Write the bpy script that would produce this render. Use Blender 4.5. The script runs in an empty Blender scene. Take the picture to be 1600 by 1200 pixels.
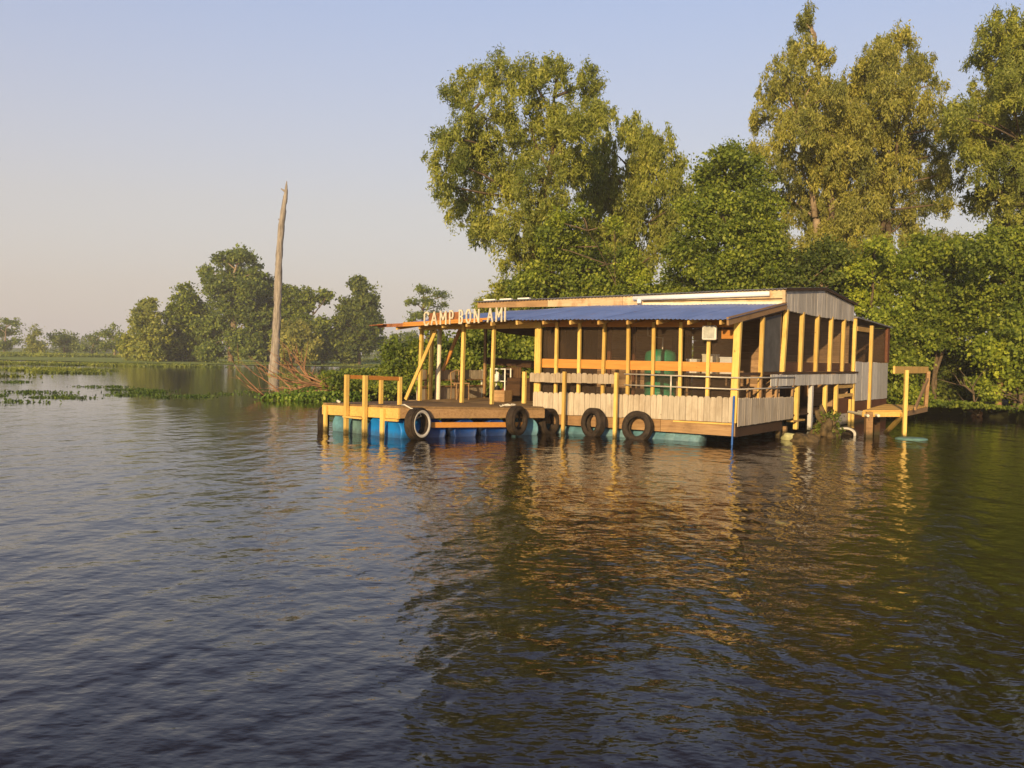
import bpy, math, random
import numpy as np
from mathutils import Vector, Matrix
random.seed(7); rng = np.random.default_rng(11)
S = bpy.context.scene; C = S.collection
R = math.radians
H = 1.8
# ------------------------------------------------------------------ camera
pit, rol = R(1.54), R(1.15)
fw = Vector((0, math.cos(pit), -math.sin(pit))); u0 = Vector((0, math.sin(pit), math.cos(pit)))
rt = Vector((1, 0, 0)) * math.cos(rol) + u0 * math.sin(rol)
up = u0 * math.cos(rol) - Vector((1, 0, 0)) * math.sin(rol)
cam = bpy.data.cameras.new('camera'); co = bpy.data.objects.new('camera', cam); C.objects.link(co)
cam.lens = 36; cam.sensor_width = 36; cam.clip_end = 3000; cam.clip_start = .1
m = Matrix((rt, up, -fw)).transposed().to_4x4(); m.translation = (0, 0, H); co.matrix_world = m
S.camera = co
def ray(px, py): return fw + rt * ((px - 800) / 1600) + up * ((600 - py) / 1600)
def at(px, py, Y):                       # a point of the view at distance Y
    d = ray(px, py); return Vector((0, 0, H)) + d * (Y / d.y)
def onz(px, py, z=0):
    d = ray(px, py); return Vector((0, 0, H)) + d * ((z - H) / d.z)
CO = onz(1147, 694); TH = R(-32)
EX = Vector((math.cos(TH), math.sin(TH), 0)); EY = Vector((-math.sin(TH), math.cos(TH), 0))
def W(x, y, z=0): return Vector((CO.x, CO.y, 0)) + EX * x + EY * y + Vector((0, 0, z))
def L(w): a = Vector((w.x - CO.x, w.y - CO.y, 0)); return Vector((a.dot(EX), a.dot(EY), w.z))
def lx(px, py, c=0):                     # camp-local point on the plane x = c
    d = ray(px, py); t = (c + CO.dot(EX)) / d.dot(EX); return L(Vector((0, 0, H)) + d * t)
def ly(px, py, c=0):
    d = ray(px, py); t = (c + CO.dot(EY)) / d.dot(EY); return L(Vector((0, 0, H)) + d * t)

# ------------------------------------------------------------------ render, light
S.view_settings.view_transform = 'Standard'; S.view_settings.look = 'None'; S.view_settings.gamma = 1
S.view_settings.exposure = 0.5
S.cycles.max_bounces = 8; S.cycles.transparent_max_bounces = 16; S.cycles.volume_bounces = 0
S.cycles.use_denoising = True
SUN_EL = R(12.5); sd = Vector((-.30, -1, 0)).normalized()
w = bpy.data.worlds.new('World'); S.world = w; w.use_nodes = True
nt = w.node_tree; bg = nt.nodes['Background']; sky = nt.nodes.new('ShaderNodeTexSky')
sky.sky_type = 'NISHITA'; sky.sun_disc = False; sky.sun_elevation = SUN_EL
sky.sun_rotation = math.atan2(sd.x, sd.y); sky.air_density = 1.0; sky.dust_density = 1.6; sky.ozone_density = 2.2
# thin pale evening haze in the air, thickest toward the horizon
tcw = nt.nodes.new('ShaderNodeTexCoord'); sp = nt.nodes.new('ShaderNodeSeparateXYZ'); nt.links.new(tcw.outputs['Generated'], sp.inputs[0])
hz = nt.nodes.new('ShaderNodeValToRGB'); nt.links.new(sp.outputs[2], hz.inputs[0]); e = hz.color_ramp.elements
e[0].position = 0; e[0].color = (.80,) * 3 + (1,); e[1].position = .75; e[1].color = (.55,) * 3 + (1,); k = e.new(.33); k.color = (.52,) * 3 + (1,); k = e.new(.22); k.color = (.62,) * 3 + (1,)
hc = nt.nodes.new('ShaderNodeValToRGB'); nt.links.new(sp.outputs[2], hc.inputs[0]); e = hc.color_ramp.elements
e[0].position = 0; e[0].color = (.545, .485, .475, 1); e[1].position = .36; e[1].color = (.40, .43, .63, 1); k = e.new(.14); k.color = (.53, .46, .44, 1); k = e.new(.62); k.color = (.045, .055, .13, 1); k = e.new(.47); k.color = (.17, .18, .33, 1)
hm = nt.nodes.new('ShaderNodeVectorMath'); hm.operation = 'SCALE'; hm.inputs['Scale'].default_value = 7.5; nt.links.new(hc.outputs[0], hm.inputs[0])
mx = nt.nodes.new('ShaderNodeMix'); mx.data_type = 'RGBA'; nt.links.new(hz.outputs[0], mx.inputs[0]); nt.links.new(sky.outputs[0], mx.inputs[6]); nt.links.new(hm.outputs[0], mx.inputs[7])
nt.links.new(mx.outputs[2], bg.inputs[0]); bg.inputs[1].default_value = .13
sl = bpy.data.lights.new('sun', 'SUN'); sl.energy = 4.2; sl.angle = R(.6); sl.color = (1, .72, .37)
so = bpy.data.objects.new('sun', sl); C.objects.link(so)
sdir = Vector((sd.x * math.cos(SUN_EL), sd.y * math.cos(SUN_EL), math.sin(SUN_EL)))
so.rotation_euler = sdir.to_track_quat('Z', 'Y').to_euler(); so.location = (0, -10, 20)

# ------------------------------------------------------------------ materials
def mat(name, rough=.7, spec=.3):
    m = bpy.data.materials.new(name); m.use_nodes = True; b = m.node_tree.nodes['Principled BSDF']
    b.inputs['Roughness'].default_value = rough; b.inputs['Specular IOR Level'].default_value = spec
    return m, m.node_tree, b
def ramp(nt, stops):
    r = nt.nodes.new('ShaderNodeValToRGB'); e = r.color_ramp.elements
    while len(e) > 1: e.remove(e[-1])
    e[0].position = stops[0][0]; e[0].color = (*stops[0][1], 1)
    for p, c in stops[1:]:
        n = e.new(p); n.color = (*c, 1)
    return r
def mixc(nt, a, b, fac, mode='MIX'):
    n = nt.nodes.new('ShaderNodeMix'); n.data_type = 'RGBA'; n.blend_type = mode
    for k, v in ((0, fac), (6, a), (7, b)):
        if isinstance(v, bpy.types.NodeSocket): nt.links.new(v, n.inputs[k])
        elif isinstance(v, tuple): n.inputs[k].default_value = (*v, 1)
        else: n.inputs[k].default_value = v
    return n.outputs[2]
def noise(nt, sc, scale=(1, 1, 1), det=4, rough=.55, rot=(0, 0, 0), vec=None):
    tc = nt.nodes.new('ShaderNodeTexCoord'); mp = nt.nodes.new('ShaderNodeMapping')
    mp.inputs['Scale'].default_value = scale; mp.inputs['Rotation'].default_value = rot
    nt.links.new(vec or tc.outputs['Object'], mp.inputs[0])
    n = nt.nodes.new('ShaderNodeTexNoise'); n.inputs['Scale'].default_value = sc
    n.inputs['Detail'].default_value = det; n.inputs['Roughness'].default_value = rough
    nt.links.new(mp.outputs[0], n.inputs['Vector']); return n
def island(nt):
    g = nt.nodes.new('ShaderNodeNewGeometry'); return g.outputs['Random Per Island']
def scum(nt, c, amount=.85):                # dark tide line where the thing stands in the water
    g = nt.nodes.new('ShaderNodeNewGeometry'); sp = nt.nodes.new('ShaderNodeSeparateXYZ'); nt.links.new(g.outputs['Position'], sp.inputs[0])
    n = noise(nt, 9, (1, 1, 1), 4, .7, vec=g.outputs['Position']); a = nt.nodes.new('ShaderNodeMath'); a.operation = 'MULTIPLY_ADD'
    nt.links.new(n.outputs[0], a.inputs[0]); a.inputs[1].default_value = -.22; nt.links.new(sp.outputs[2], a.inputs[2])
    mr = nt.nodes.new('ShaderNodeMapRange'); nt.links.new(a.outputs[0], mr.inputs[0]); mr.inputs[1].default_value = -.06; mr.inputs[2].default_value = .04; mr.inputs[3].default_value = amount; mr.inputs[4].default_value = 0
    return mixc(nt, c, (.035, .034, .016), mr.outputs[0])
def wood(name, lo, hi, axis='z', var=.25, stain=.42, stainc=None, rough=.75):
    m, nt, b = mat(name, rough, .25)
    s = {'z': (9, 9, .7), 'x': (.7, 9, 9), 'y': (9, .7, 9)}[axis]
    g = noise(nt, 3.5, s, 6, .65)
    rp = ramp(nt, [(.28, lo), (.72, hi)]); nt.links.new(g.outputs[0], rp.inputs[0])
    v = ramp(nt, [(0, (1 - var,) * 3), (1, (1 + var * .3,) * 3)]); nt.links.new(island(nt), v.inputs[0])
    c = mixc(nt, rp.outputs[0], v.outputs[0], 1.0, 'MULTIPLY')
    k = noise(nt, 1.7, (1.5, 1.5, 1), 5, .7); kr = ramp(nt, [(.5, (0, 0, 0)), (.72, (stain,) * 3)])
    nt.links.new(k.outputs[0], kr.inputs[0])
    c = mixc(nt, c, stainc or tuple(x * .4 for x in lo), kr.outputs[0])
    kn = noise(nt, 13, (1, 1, .6), 2); kk = ramp(nt, [(.7, (0, 0, 0)), (.76, (.7,) * 3)])
    nt.links.new(kn.outputs[0], kk.inputs[0])
    c = mixc(nt, c, tuple(x * .3 for x in lo), kk.outputs[0])
    oi = nt.nodes.new('ShaderNodeObjectInfo'); ov = ramp(nt, [(0, (.74, .70, .66)), (.5, (.98, .98, .98)), (1, (1.08, 1.1, 1.12))]); nt.links.new(oi.outputs['Random'], ov.inputs[0])
    c = scum(nt, mixc(nt, c, ov.outputs[0], 1.0, 'MULTIPLY'))
    nt.links.new(c, b.inputs['Base Color'])
    bp = nt.nodes.new('ShaderNodeBump'); bp.inputs['Strength'].default_value = .4; bp.inputs['Distance'].default_value = .01
    nt.links.new(g.outputs[0], bp.inputs['Height']); nt.links.new(bp.outputs[0], b.inputs['Normal'])
    return m
def plain(name, c, rough=.6, spec=.3, var=.2, sc=6, metal=0, bump=.2, c2=None, tide=False):
    m, nt, b = mat(name, rough, spec); b.inputs['Metallic'].default_value = metal
    n = noise(nt, sc, (1, 1, 1), 6, .65)
    rp = ramp(nt, [(.3, c2 or tuple(x * (1 - var) for x in c)), (.7, tuple(min(1, x * (1 + var * .6)) for x in c))])
    nt.links.new(n.outputs[0], rp.inputs[0]); nt.links.new(scum(nt, rp.outputs[0], .45) if tide else rp.outputs[0], b.inputs['Base Color'])
    bp = nt.nodes.new('ShaderNodeBump'); bp.inputs['Strength'].default_value = bump; bp.inputs['Distance'].default_value = .01
    nt.links.new(n.outputs[0], bp.inputs['Height']); nt.links.new(bp.outputs[0], b.inputs['Normal'])
    return m
M = {}
M['pine'] = wood('pine_upright', (.62, .40, .095), (.86, .61, .19))
M['pine_x'] = wood('pine_along', (.60, .35, .085), (.82, .53, .16), 'x')
M['pine_y'] = wood('pine_across', (.52, .31, .09), (.74, .50, .18), 'y')
M['rail'] = wood('pine_rail', (.46, .19, .04), (.60, .28, .065), 'x', .1, .1)
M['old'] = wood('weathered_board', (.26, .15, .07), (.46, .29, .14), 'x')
M['deckw'] = wood('deck_board', (.24, .15, .07), (.42, .28, .13), 'x', .35, .5)
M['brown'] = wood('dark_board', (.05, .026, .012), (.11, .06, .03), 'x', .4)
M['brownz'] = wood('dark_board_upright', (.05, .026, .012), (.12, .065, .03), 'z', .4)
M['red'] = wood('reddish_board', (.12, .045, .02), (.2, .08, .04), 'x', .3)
M['picket'] = wood('grey_picket', (.36, .30, .22), (.60, .51, .39), 'z', .18, .55, (.26, .19, .12))
M['greyw'] = wood('grey_plank', (.44, .41, .37), (.66, .63, .57), 'z', .25, .35, (.25, .2, .15))
M['white'] = plain('white_paint', (.78, .77, .73), .4, .5, .08)
M['pvc'] = plain('white_plastic', (.86, .86, .84), .35, .5, .04)
M['galv'] = plain('pipe_metal', (.55, .50, .42), .45, .5, .2, 20, .3)
M['pale'] = plain('pale_batten', (.72, .66, .5), .6, .3, .15)
M['rust'] = plain('rusty_sheet', (.30, .12, .05), .8, .2, .4, 9, 0, .3, (.1, .04, .02))
M['tarp'] = plain('grey_cloth', (.11, .105, .10), .9, .1, .3, 3)
M['green'] = plain('green_plastic', (.03, .25, .14), .45, .4, .15)
M['cyan'] = plain('faded_cyan_plastic', (.13, .31, .40), .45, .4, .3, 5, tide=True)
M['cyan2'] = plain('weathered_cyan_plastic', (.22, .42, .50), .5, .4, .3, 5, tide=True)
M['teal'] = plain('grey_teal_plastic', (.12, .22, .22), .5, .4, .4, 5, tide=True)
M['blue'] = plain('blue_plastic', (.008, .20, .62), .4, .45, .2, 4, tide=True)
M['blue_shaded'] = plain('shaded_blue_plastic', (.005, .055, .28), .4, .45, .25, 4, tide=True)  # darker copy of the blue; shade on the dock-front drums is in the colour
M['bluep'] = plain('blue_pole_paint', (.03, .12, .42), .45, .4, .25, 8)
M['rope'] = plain('pale_rope', (.62, .58, .48), .9, .1, .2, 30)
M['yellowf'] = plain('yellowish_foam', (.62, .60, .30), .8, .2, .25, 5, tide=True)
M['rock'] = plain('muddy_stump', (.13, .09, .045), .9, .2, .6, 6, 0, 1, (.035, .028, .014))
M['redp'] = plain('red_plastic', (.22, .03, .02), .4, .4, .1)
M['orange'] = plain('orange_plastic', (.6, .16, .03), .4, .4, .1)
M['black'] = plain('dark_iron', (.02, .02, .02), .6, .3, .3)
M['card'] = plain('cardboard', (.45, .30, .13), .8, .2, .15)
M['letter'] = plain('cream_letter_wood', (.60, .53, .40), .6, .3, .3, 12)
M['bark'] = plain('tree_bark', (.15, .11, .07), .9, .15, .45, 5, 0, 1, (.06, .045, .03))
M['palebark'] = plain('pale_bark', (.34, .26, .17), .9, .15, .35, 5, 0, 1, (.14, .10, .07))
M['twig'] = plain('dead_twig', (.32, .18, .10), .9, .15, .35, 5, 0, .6)
def tyre_mat(name, side=None):
    m, nt, b = mat(name, .8, .25)
    n = noise(nt, 7, (1, 1, 1), 5, .7); rp = ramp(nt, [(.35, (.016, .012, .009)), (.75, (.065, .045, .03))])
    nt.links.new(n.outputs[0], rp.inputs[0]); nt.links.new(rp.outputs[0], b.inputs['Base Color']); return m
M['tyre'] = tyre_mat('old_rubber'); M['wwall'] = plain('white_sidewall', (.62, .58, .5), .7, .3, .25, 6)
# dead trunk
def trunkm():
    m, nt, b = mat('dead_trunk_wood', .85, .2)
    n = noise(nt, 3, (3, 3, .25), 6, .7)
    rp = ramp(nt, [(.32, (.13, .11, .095)), (.5, (.30, .26, .215)), (.72, (.44, .39, .33))]); nt.links.new(n.outputs[0], rp.inputs[0])
    k = noise(nt, 1.2, (1, 1, .5), 3); kr = ramp(nt, [(.6, (0, 0, 0)), (.68, (.8, .8, .8))]); nt.links.new(k.outputs[0], kr.inputs[0])
    nt.links.new(mixc(nt, rp.outputs[0], (.10, .075, .055), kr.outputs[0]), b.inputs['Base Color'])
    bp = nt.nodes.new('ShaderNodeBump'); bp.inputs['Strength'].default_value = .8; bp.inputs['Distance'].default_value = .05
    nt.links.new(n.outputs[0], bp.inputs['Height']); nt.links.new(bp.outputs[0], b.inputs['Normal']); return m
M['dead'] = trunkm()
def roofm():
    m, nt, b = mat('blue_roof_sheet', .42, .5)
    n = noise(nt, 2.2, (1, .35, 1), 6, .7); rp = ramp(nt, [(.3, (.12, .19, .44)), (.7, (.20, .29, .60))])
    nt.links.new(n.outputs[0], rp.inputs[0])
    k = noise(nt, 5, (2, .5, 1), 5, .8); kr = ramp(nt, [(.56, (0, 0, 0)), (.74, (.75, .75, .75))]); nt.links.new(k.outputs[0], kr.inputs[0])
    nt.links.new(mixc(nt, rp.outputs[0], (.26, .15, .09), kr.outputs[0]), b.inputs['Base Color']); return m
M['roof'] = roofm()
M['roofg'] = plain('grey_roof_sheet', (.20, .20, .22), .6, .4, .25, 4)
def screen():
    m = bpy.data.materials.new('dark_insect_screen'); m.use_nodes = True; nt = m.node_tree; b = nt.nodes['Principled BSDF']
    b.inputs['Base Color'].default_value = (.115, .082, .058, 1); b.inputs['Roughness'].default_value = .9; b.inputs['Specular IOR Level'].default_value = .05
    t = nt.nodes.new('ShaderNodeBsdfTransparent'); x = nt.nodes.new('ShaderNodeMixShader')
    n = noise(nt, 1.1, (1, 1, 1), 3); rp = ramp(nt, [(.3, (.22,) * 3), (.75, (.38,) * 3)]); nt.links.new(n.outputs[0], rp.inputs[0])
    nt.links.new(rp.outputs[0], x.inputs[0]); nt.links.new(t.outputs[0], x.inputs[1]); nt.links.new(b.outputs[0], x.inputs[2])
    nt.links.new(x.outputs[0], nt.nodes['Material Output'].inputs[0]); return m
M['screen'] = screen()
def leafm(name, a, b_, c, trans=.42, clump=.5, rough=.55):
    m = bpy.data.materials.new(name); m.use_nodes = True; nt = m.node_tree; nt.nodes.remove(nt.nodes['Principled BSDF'])
    rp = ramp(nt, [(0, a), (.5, b_), (1, c)]); nt.links.new(island(nt), rp.inputs[0])
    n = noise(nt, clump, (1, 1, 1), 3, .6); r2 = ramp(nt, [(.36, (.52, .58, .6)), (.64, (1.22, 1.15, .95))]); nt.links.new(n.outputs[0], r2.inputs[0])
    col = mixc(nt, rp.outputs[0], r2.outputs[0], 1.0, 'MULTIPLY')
    d = nt.nodes.new('ShaderNodeBsdfPrincipled'); d.inputs['Roughness'].default_value = rough; d.inputs['Specular IOR Level'].default_value = .25
    t = nt.nodes.new('ShaderNodeBsdfTranslucent'); x = nt.nodes.new('ShaderNodeMixShader'); x.inputs[0].default_value = trans
    nt.links.new(col, d.inputs['Base Color']); nt.links.new(mixc(nt, col, (1.25, 1.2, .6), 1.0, 'MULTIPLY'), t.inputs[0])
    nt.links.new(d.outputs[0], x.inputs[1]); nt.links.new(t.outputs[0], x.inputs[2]); nt.links.new(x.outputs[0], nt.nodes['Material Output'].inputs[0]); return m
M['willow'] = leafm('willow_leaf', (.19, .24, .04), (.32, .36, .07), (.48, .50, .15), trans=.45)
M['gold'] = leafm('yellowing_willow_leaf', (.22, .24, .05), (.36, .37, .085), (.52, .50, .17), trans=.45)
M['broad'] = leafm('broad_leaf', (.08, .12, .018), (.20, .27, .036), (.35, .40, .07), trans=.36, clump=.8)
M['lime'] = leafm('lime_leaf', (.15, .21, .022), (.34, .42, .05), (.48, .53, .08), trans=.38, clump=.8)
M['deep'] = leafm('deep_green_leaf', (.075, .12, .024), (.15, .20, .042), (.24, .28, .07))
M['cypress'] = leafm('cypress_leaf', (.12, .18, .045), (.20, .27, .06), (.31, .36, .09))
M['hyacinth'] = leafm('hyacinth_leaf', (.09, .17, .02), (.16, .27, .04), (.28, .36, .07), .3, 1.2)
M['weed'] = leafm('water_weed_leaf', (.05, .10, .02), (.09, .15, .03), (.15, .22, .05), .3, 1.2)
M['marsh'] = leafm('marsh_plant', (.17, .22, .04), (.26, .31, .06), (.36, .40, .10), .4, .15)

# ------------------------------------------------------------------ mesh building
class MB:
    def __init__(s): s.v = []; s.f = []; s.m = []
    def add(s, vs, fs, mi=0):
        n = len(s.v); s.v += [tuple(v) for v in vs]; s.f += [tuple(i + n for i in f) for f in fs]; s.m += [mi] * len(fs)
    def box(s, x0, x1, y0, y1, z0, z1, mi=0):
        s.add([(x, y, z) for z in (z0, z1) for y in (y0, y1) for x in (x0, x1)],
              [(0, 2, 3, 1), (4, 5, 7, 6), (0, 1, 5, 4), (2, 6, 7, 3), (0, 4, 6, 2), (1, 3, 7, 5)], mi)
    def bar(s, p, q, w, h, upv=(0, 0, 1), mi=0):
        p = Vector(p); q = Vector(q); d = (q - p).normalized(); u = Vector(upv)
        if abs(d.dot(u)) > .95: u = Vector((0, 1, 0))
        a = d.cross(u).normalized() * (w / 2); b = a.cross(d).normalized() * (h / 2)
        s.add([p - a - b, p + a - b, p + a + b, p - a + b, q - a - b, q + a - b, q + a + b, q - a + b],
              [(0, 3, 2, 1), (4, 5, 6, 7), (0, 1, 5, 4), (1, 2, 6, 5), (2, 3, 7, 6), (3, 0, 4, 7)], mi)
    def post(s, x, y, z0, z1, wx, wy, lean=(0, 0), mi=0):
        s.add([(x + a * wx / 2 + (lean[0] if k else 0), y + b * wy / 2 + (lean[1] if k else 0), z1 if k else z0)
               for k in (0, 1) for a, b in ((-1, -1), (1, -1), (1, 1), (-1, 1))],
              [(0, 3, 2, 1), (4, 5, 6, 7), (0, 1, 5, 4), (1, 2, 6, 5), (2, 3, 7, 6), (3, 0, 4, 7)], mi)
    def tube(s, pts, rad, n=8, cap=True, mi=0, jit=0):
        pts = [Vector(p) for p in pts]; base = len(s.v); rings = []
        rad = rad if hasattr(rad, '__len__') else [rad] * len(pts)
        pa = None
        for i, p in enumerate(pts):
            d = (pts[min(i + 1, len(pts) - 1)] - pts[max(i - 1, 0)]).normalized()
            if pa is None: pa = d.orthogonal().normalized()
            a = (pa - d * pa.dot(d)).normalized(); pa = a; b = d.cross(a)
            rings.append([p + (a * math.cos(2 * math.pi * k / n) + b * math.sin(2 * math.pi * k / n)) * rad[i] * (1 + random.uniform(-jit, jit)) for k in range(n)])
        vs = [v for r in rings for v in r]; fs = []
        for i in range(len(pts) - 1):
            for k in range(n):
                a = i * n + k; b = i * n + (k + 1) % n; fs.append((a, b, b + n, a + n))
        if cap: fs += [tuple(range(n))[::-1], tuple(range((len(pts) - 1) * n, len(pts) * n))]
        s.add(vs, fs, mi)
    def build(s, name, m, parent=None, smooth=False, bevel=0):
        me = bpy.data.meshes.new(name); me.from_pydata(s.v, [], s.f)
        for k in (m if isinstance(m, (list, tuple)) else [m]): me.materials.append(k)
        if isinstance(m, (list, tuple)): me.polygons.foreach_set('material_index', s.m)
        if smooth: me.polygons.foreach_set('use_smooth', [True] * len(me.polygons))
        me.update(); o = bpy.data.objects.new(name, me); C.objects.link(o)
        if parent: o.parent = parent
        if bevel:
            b = o.modifiers.new('b', 'BEVEL'); b.width = bevel; b.segments = 1
        return o
def tag(o, label=None, cat=None, group=None, kind=None):
    for k, v in (('label', label), ('category', cat), ('group', group), ('kind', kind)):
        if v: o[k] = v
    return o
def thing(name, label, cat, loc=(0, 0, 0), rz=0, group=None):
    o = bpy.data.objects.new(name, None); C.objects.link(o); o.location = loc; o.rotation_euler = (0, 0, rz)
    return tag(o, label, cat, group)
def one(mb, name, m, label, cat, loc, group=None, smooth=False, rz=0, rot=None):
    o = mb.build(name, m, None, smooth); o.location = loc; o.rotation_euler = rot or (0, 0, rz); return tag(o, label, cat, group)
def lathe(prof, n=40, axis='y'):
    vs = []; fs = []; k = len(prof)
    for i in range(n):
        a = 2 * math.pi * i / n; c, s_ = math.cos(a), math.sin(a)
        for r, h in prof: vs.append((r * c, h, r * s_) if axis == 'y' else ((r * c, r * s_, h) if axis == 'z' else (h, r * c, r * s_)))
    for i in range(n):
        for j in range(k - 1):
            a = i * k + j; b = ((i + 1) % n) * k + j; fs.append((a, b, b + 1, a + 1))
    return vs, fs

# ------------------------------------------------------------------ water and land
def watermat():
    m, nt, b = mat('brown_bayou_water', .045, .5)
    b.inputs['IOR'].default_value = 1.36; b.inputs['Specular IOR Level'].default_value = .27; b.inputs['Specular Tint'].default_value = (1, .88, .92, 1)
    n = noise(nt, .15, det=2); rp = ramp(nt, [(.3, (.010, .006, .003)), (.7, (.016, .009, .004))])
    nt.links.new(n.outputs[0], rp.inputs[0]); nt.links.new(rp.outputs[0], b.inputs['Base Color'])
    tc = nt.nodes.new('ShaderNodeTexCoord'); sp = nt.nodes.new('ShaderNodeSeparateXYZ'); nt.links.new(tc.outputs['Object'], sp.inputs[0])
    # two crossing trains of ripples and a fine chop, in patches
    def mth(op, a, b_=None):
        k = nt.nodes.new('ShaderNodeMath'); k.operation = op
        for i, v in enumerate((a, b_)):
            if v is None: continue
            if isinstance(v, bpy.types.NodeSocket): nt.links.new(v, k.inputs[i])
            else: k.inputs[i].default_value = v
        return k.outputs[0]
    a1 = noise(nt, 1.0, (1.7, .65, 1), 2, .4, (0, 0, R(10)))
    a2 = noise(nt, 2.5, (1.35, .95, 1), 2, .45, (0, 0, R(-20)))
    a3 = noise(nt, 7.0, (1.0, 1.15, 1), 2, .5, (0, 0, R(15)))
    a4 = noise(nt, 19.0, (.9, 1.2, 1), 2, .5)
    pt = noise(nt, .16, (1, 1, 1), 3, .6); pr = ramp(nt, [(.35, (.5,) * 3), (.65, (1.1,) * 3)]); nt.links.new(pt.outputs[0], pr.inputs[0])
    h = mth('ADD', mth('MULTIPLY', a1.outputs[0], .062), mth('MULTIPLY', a2.outputs[0], .032))
    h = mth('ADD', h, mth('MULTIPLY', mth('MULTIPLY', a3.outputs[0], .0095), pr.outputs[0]))
    h = mth('ADD', h, mth('MULTIPLY', a4.outputs[0], .0024))
    # sheltered, flatter water back among the weeds
    mr = nt.nodes.new('ShaderNodeMapRange'); nt.links.new(sp.outputs[1], mr.inputs[0])
    mr.inputs[1].default_value = 6; mr.inputs[2].default_value = 34; mr.inputs[3].default_value = 1; mr.inputs[4].default_value = .16
    bp = nt.nodes.new('ShaderNodeBump'); bp.inputs['Distance'].default_value = 1.0
    nt.links.new(mr.outputs[0], bp.inputs['Strength']); nt.links.new(h, bp.inputs['Height']); nt.links.new(bp.outputs[0], b.inputs['Normal'])
    return m
g = MB(); g.add([(-900, -60, 0), (900, -60, 0), (900, 1500, 0), (-900, 1500, 0)], [(0, 1, 2, 3)])
tag(g.build('water', watermat()), kind='structure')
g = MB(); g.add([(-900, -60, -1.5), (900, -60, -1.5), (900, 1500, -1.5), (-900, 1500, -1.5)], [(0, 1, 2, 3)])
mud = plain('mud_ground', (.05, .04, .022), .9, .2, .5, 1.5, 0, .8)
grassy = plain('mossy_ground', (.05, .055, .016), .95, .1, .5, .8, 0, .8, (.03, .028, .012))
tag(g.build('lake_bed', mud), kind='structure')
def land(name, shore, back, m, z=.35, skirt=1.2):
    mb = MB(); n = len(shore); pts = [Vector((*p, 0)) for p in shore]
    inn = []
    for i, p in enumerate(pts):
        d = (pts[min(i + 1, n - 1)] - pts[max(i - 1, 0)]).normalized(); nn = Vector((d.y, -d.x, 0))
        inn.append(p + nn * skirt + Vector((0, 0, z)))
    vs = [p + Vector((0, 0, -.35)) for p in pts] + inn + [Vector((*b, z + .2)) for b in back]
    fs = [(i + 1, i, i + n, i + n + 1) for i in range(n - 1)]
    fs.append(tuple(range(n, 2 * n)) + tuple(range(2 * n, 2 * n + len(back))))
    mb.add(vs, fs); o = mb.build(name, m)
    import bmesh
    bm = bmesh.new(); bm.from_mesh(o.data); bmesh.ops.triangulate(bm, faces=[f for f in bm.faces if len(f.verts) > 4]); bmesh.ops.recalc_face_normals(bm, faces=bm.faces); bm.to_mesh(o.data); bm.free()
    return tag(o, kind='structure')
def wob(pts, step=1.5, amp=.35):
    out = []
    for (a, b) in zip(pts[:-1], pts[1:]):
        L_ = math.dist(a, b); k = max(1, int(L_ / step))
        for i in range(k): t = i / k; out.append((a[0] + (b[0] - a[0]) * t + random.uniform(-amp, amp), a[1] + (b[1] - a[1]) * t + random.uniform(-amp, amp)))
    return out + [pts[-1]]
near = wob([(-2, 130), (-4, 80), (-4.6, 55), (-5.5, 42), (-4.9, 39.8), (-3, 39.6), (1, 40.5), (6, 41), (11, 39.6), (15.6, 38), (17.6, 35.2), (24, 33), (40, 31), (110, 27)])
land('bank', near, [(160, 60), (160, 140)][::1], grassy, .30, .35)
far = wob([(-420, 125), (-250, 150), (-120, 158), (-75, 150), (-60, 145), (-40, 140), (-25, 146), (-10, 150), (30, 145), (160, 148)][::1], 6, 1.5)
land('marsh_ground', far, [(700, 300), (700, 1300), (-800, 1300), (-800, 200)], plain('marsh_green_ground', (.30, .36, .085), .95, .05, .35, .12), .05, 12)

# ------------------------------------------------------------------ foliage
def quads(cen, ax, nr, ln, wd):
    """leaf-sized diamonds: centres, long axes, normals (unit arrays), lengths and widths"""
    sd_ = np.cross(ax, nr); sd_ /= np.linalg.norm(sd_, axis=1)[:, None] + 1e-9
    a = ax * ln[:, None] / 2; b = sd_ * wd[:, None] / 2
    v = np.stack([cen - a, cen + b * 1.0 - a * .1, cen + a, cen - b * 1.0 - a * .1], 1).reshape(-1, 3)
    return v
def leafobj(name, v, m, parent=None, origin=(0, 0, 0)):
    v = v - np.array(origin); n = len(v) // 4
    me = bpy.data.meshes.new(name); me.vertices.add(4 * n); me.vertices.foreach_set('co', v.astype(np.float32).ravel())
    me.loops.add(4 * n); me.loops.foreach_set('vertex_index', np.arange(4 * n, dtype=np.int32))
    me.polygons.add(n); me.polygons.foreach_set('loop_start', np.arange(0, 4 * n, 4, dtype=np.int32)); me.polygons.foreach_set('loop_total', np.full(n, 4, dtype=np.int32))
    me.materials.append(m); me.update(); me.validate(); o = bpy.data.objects.new(name, me); C.objects.link(o)
    if parent: o.parent = parent
    return o
def unit(a): return a / (np.linalg.norm(a, axis=-1)[..., None] + 1e-9)
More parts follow.
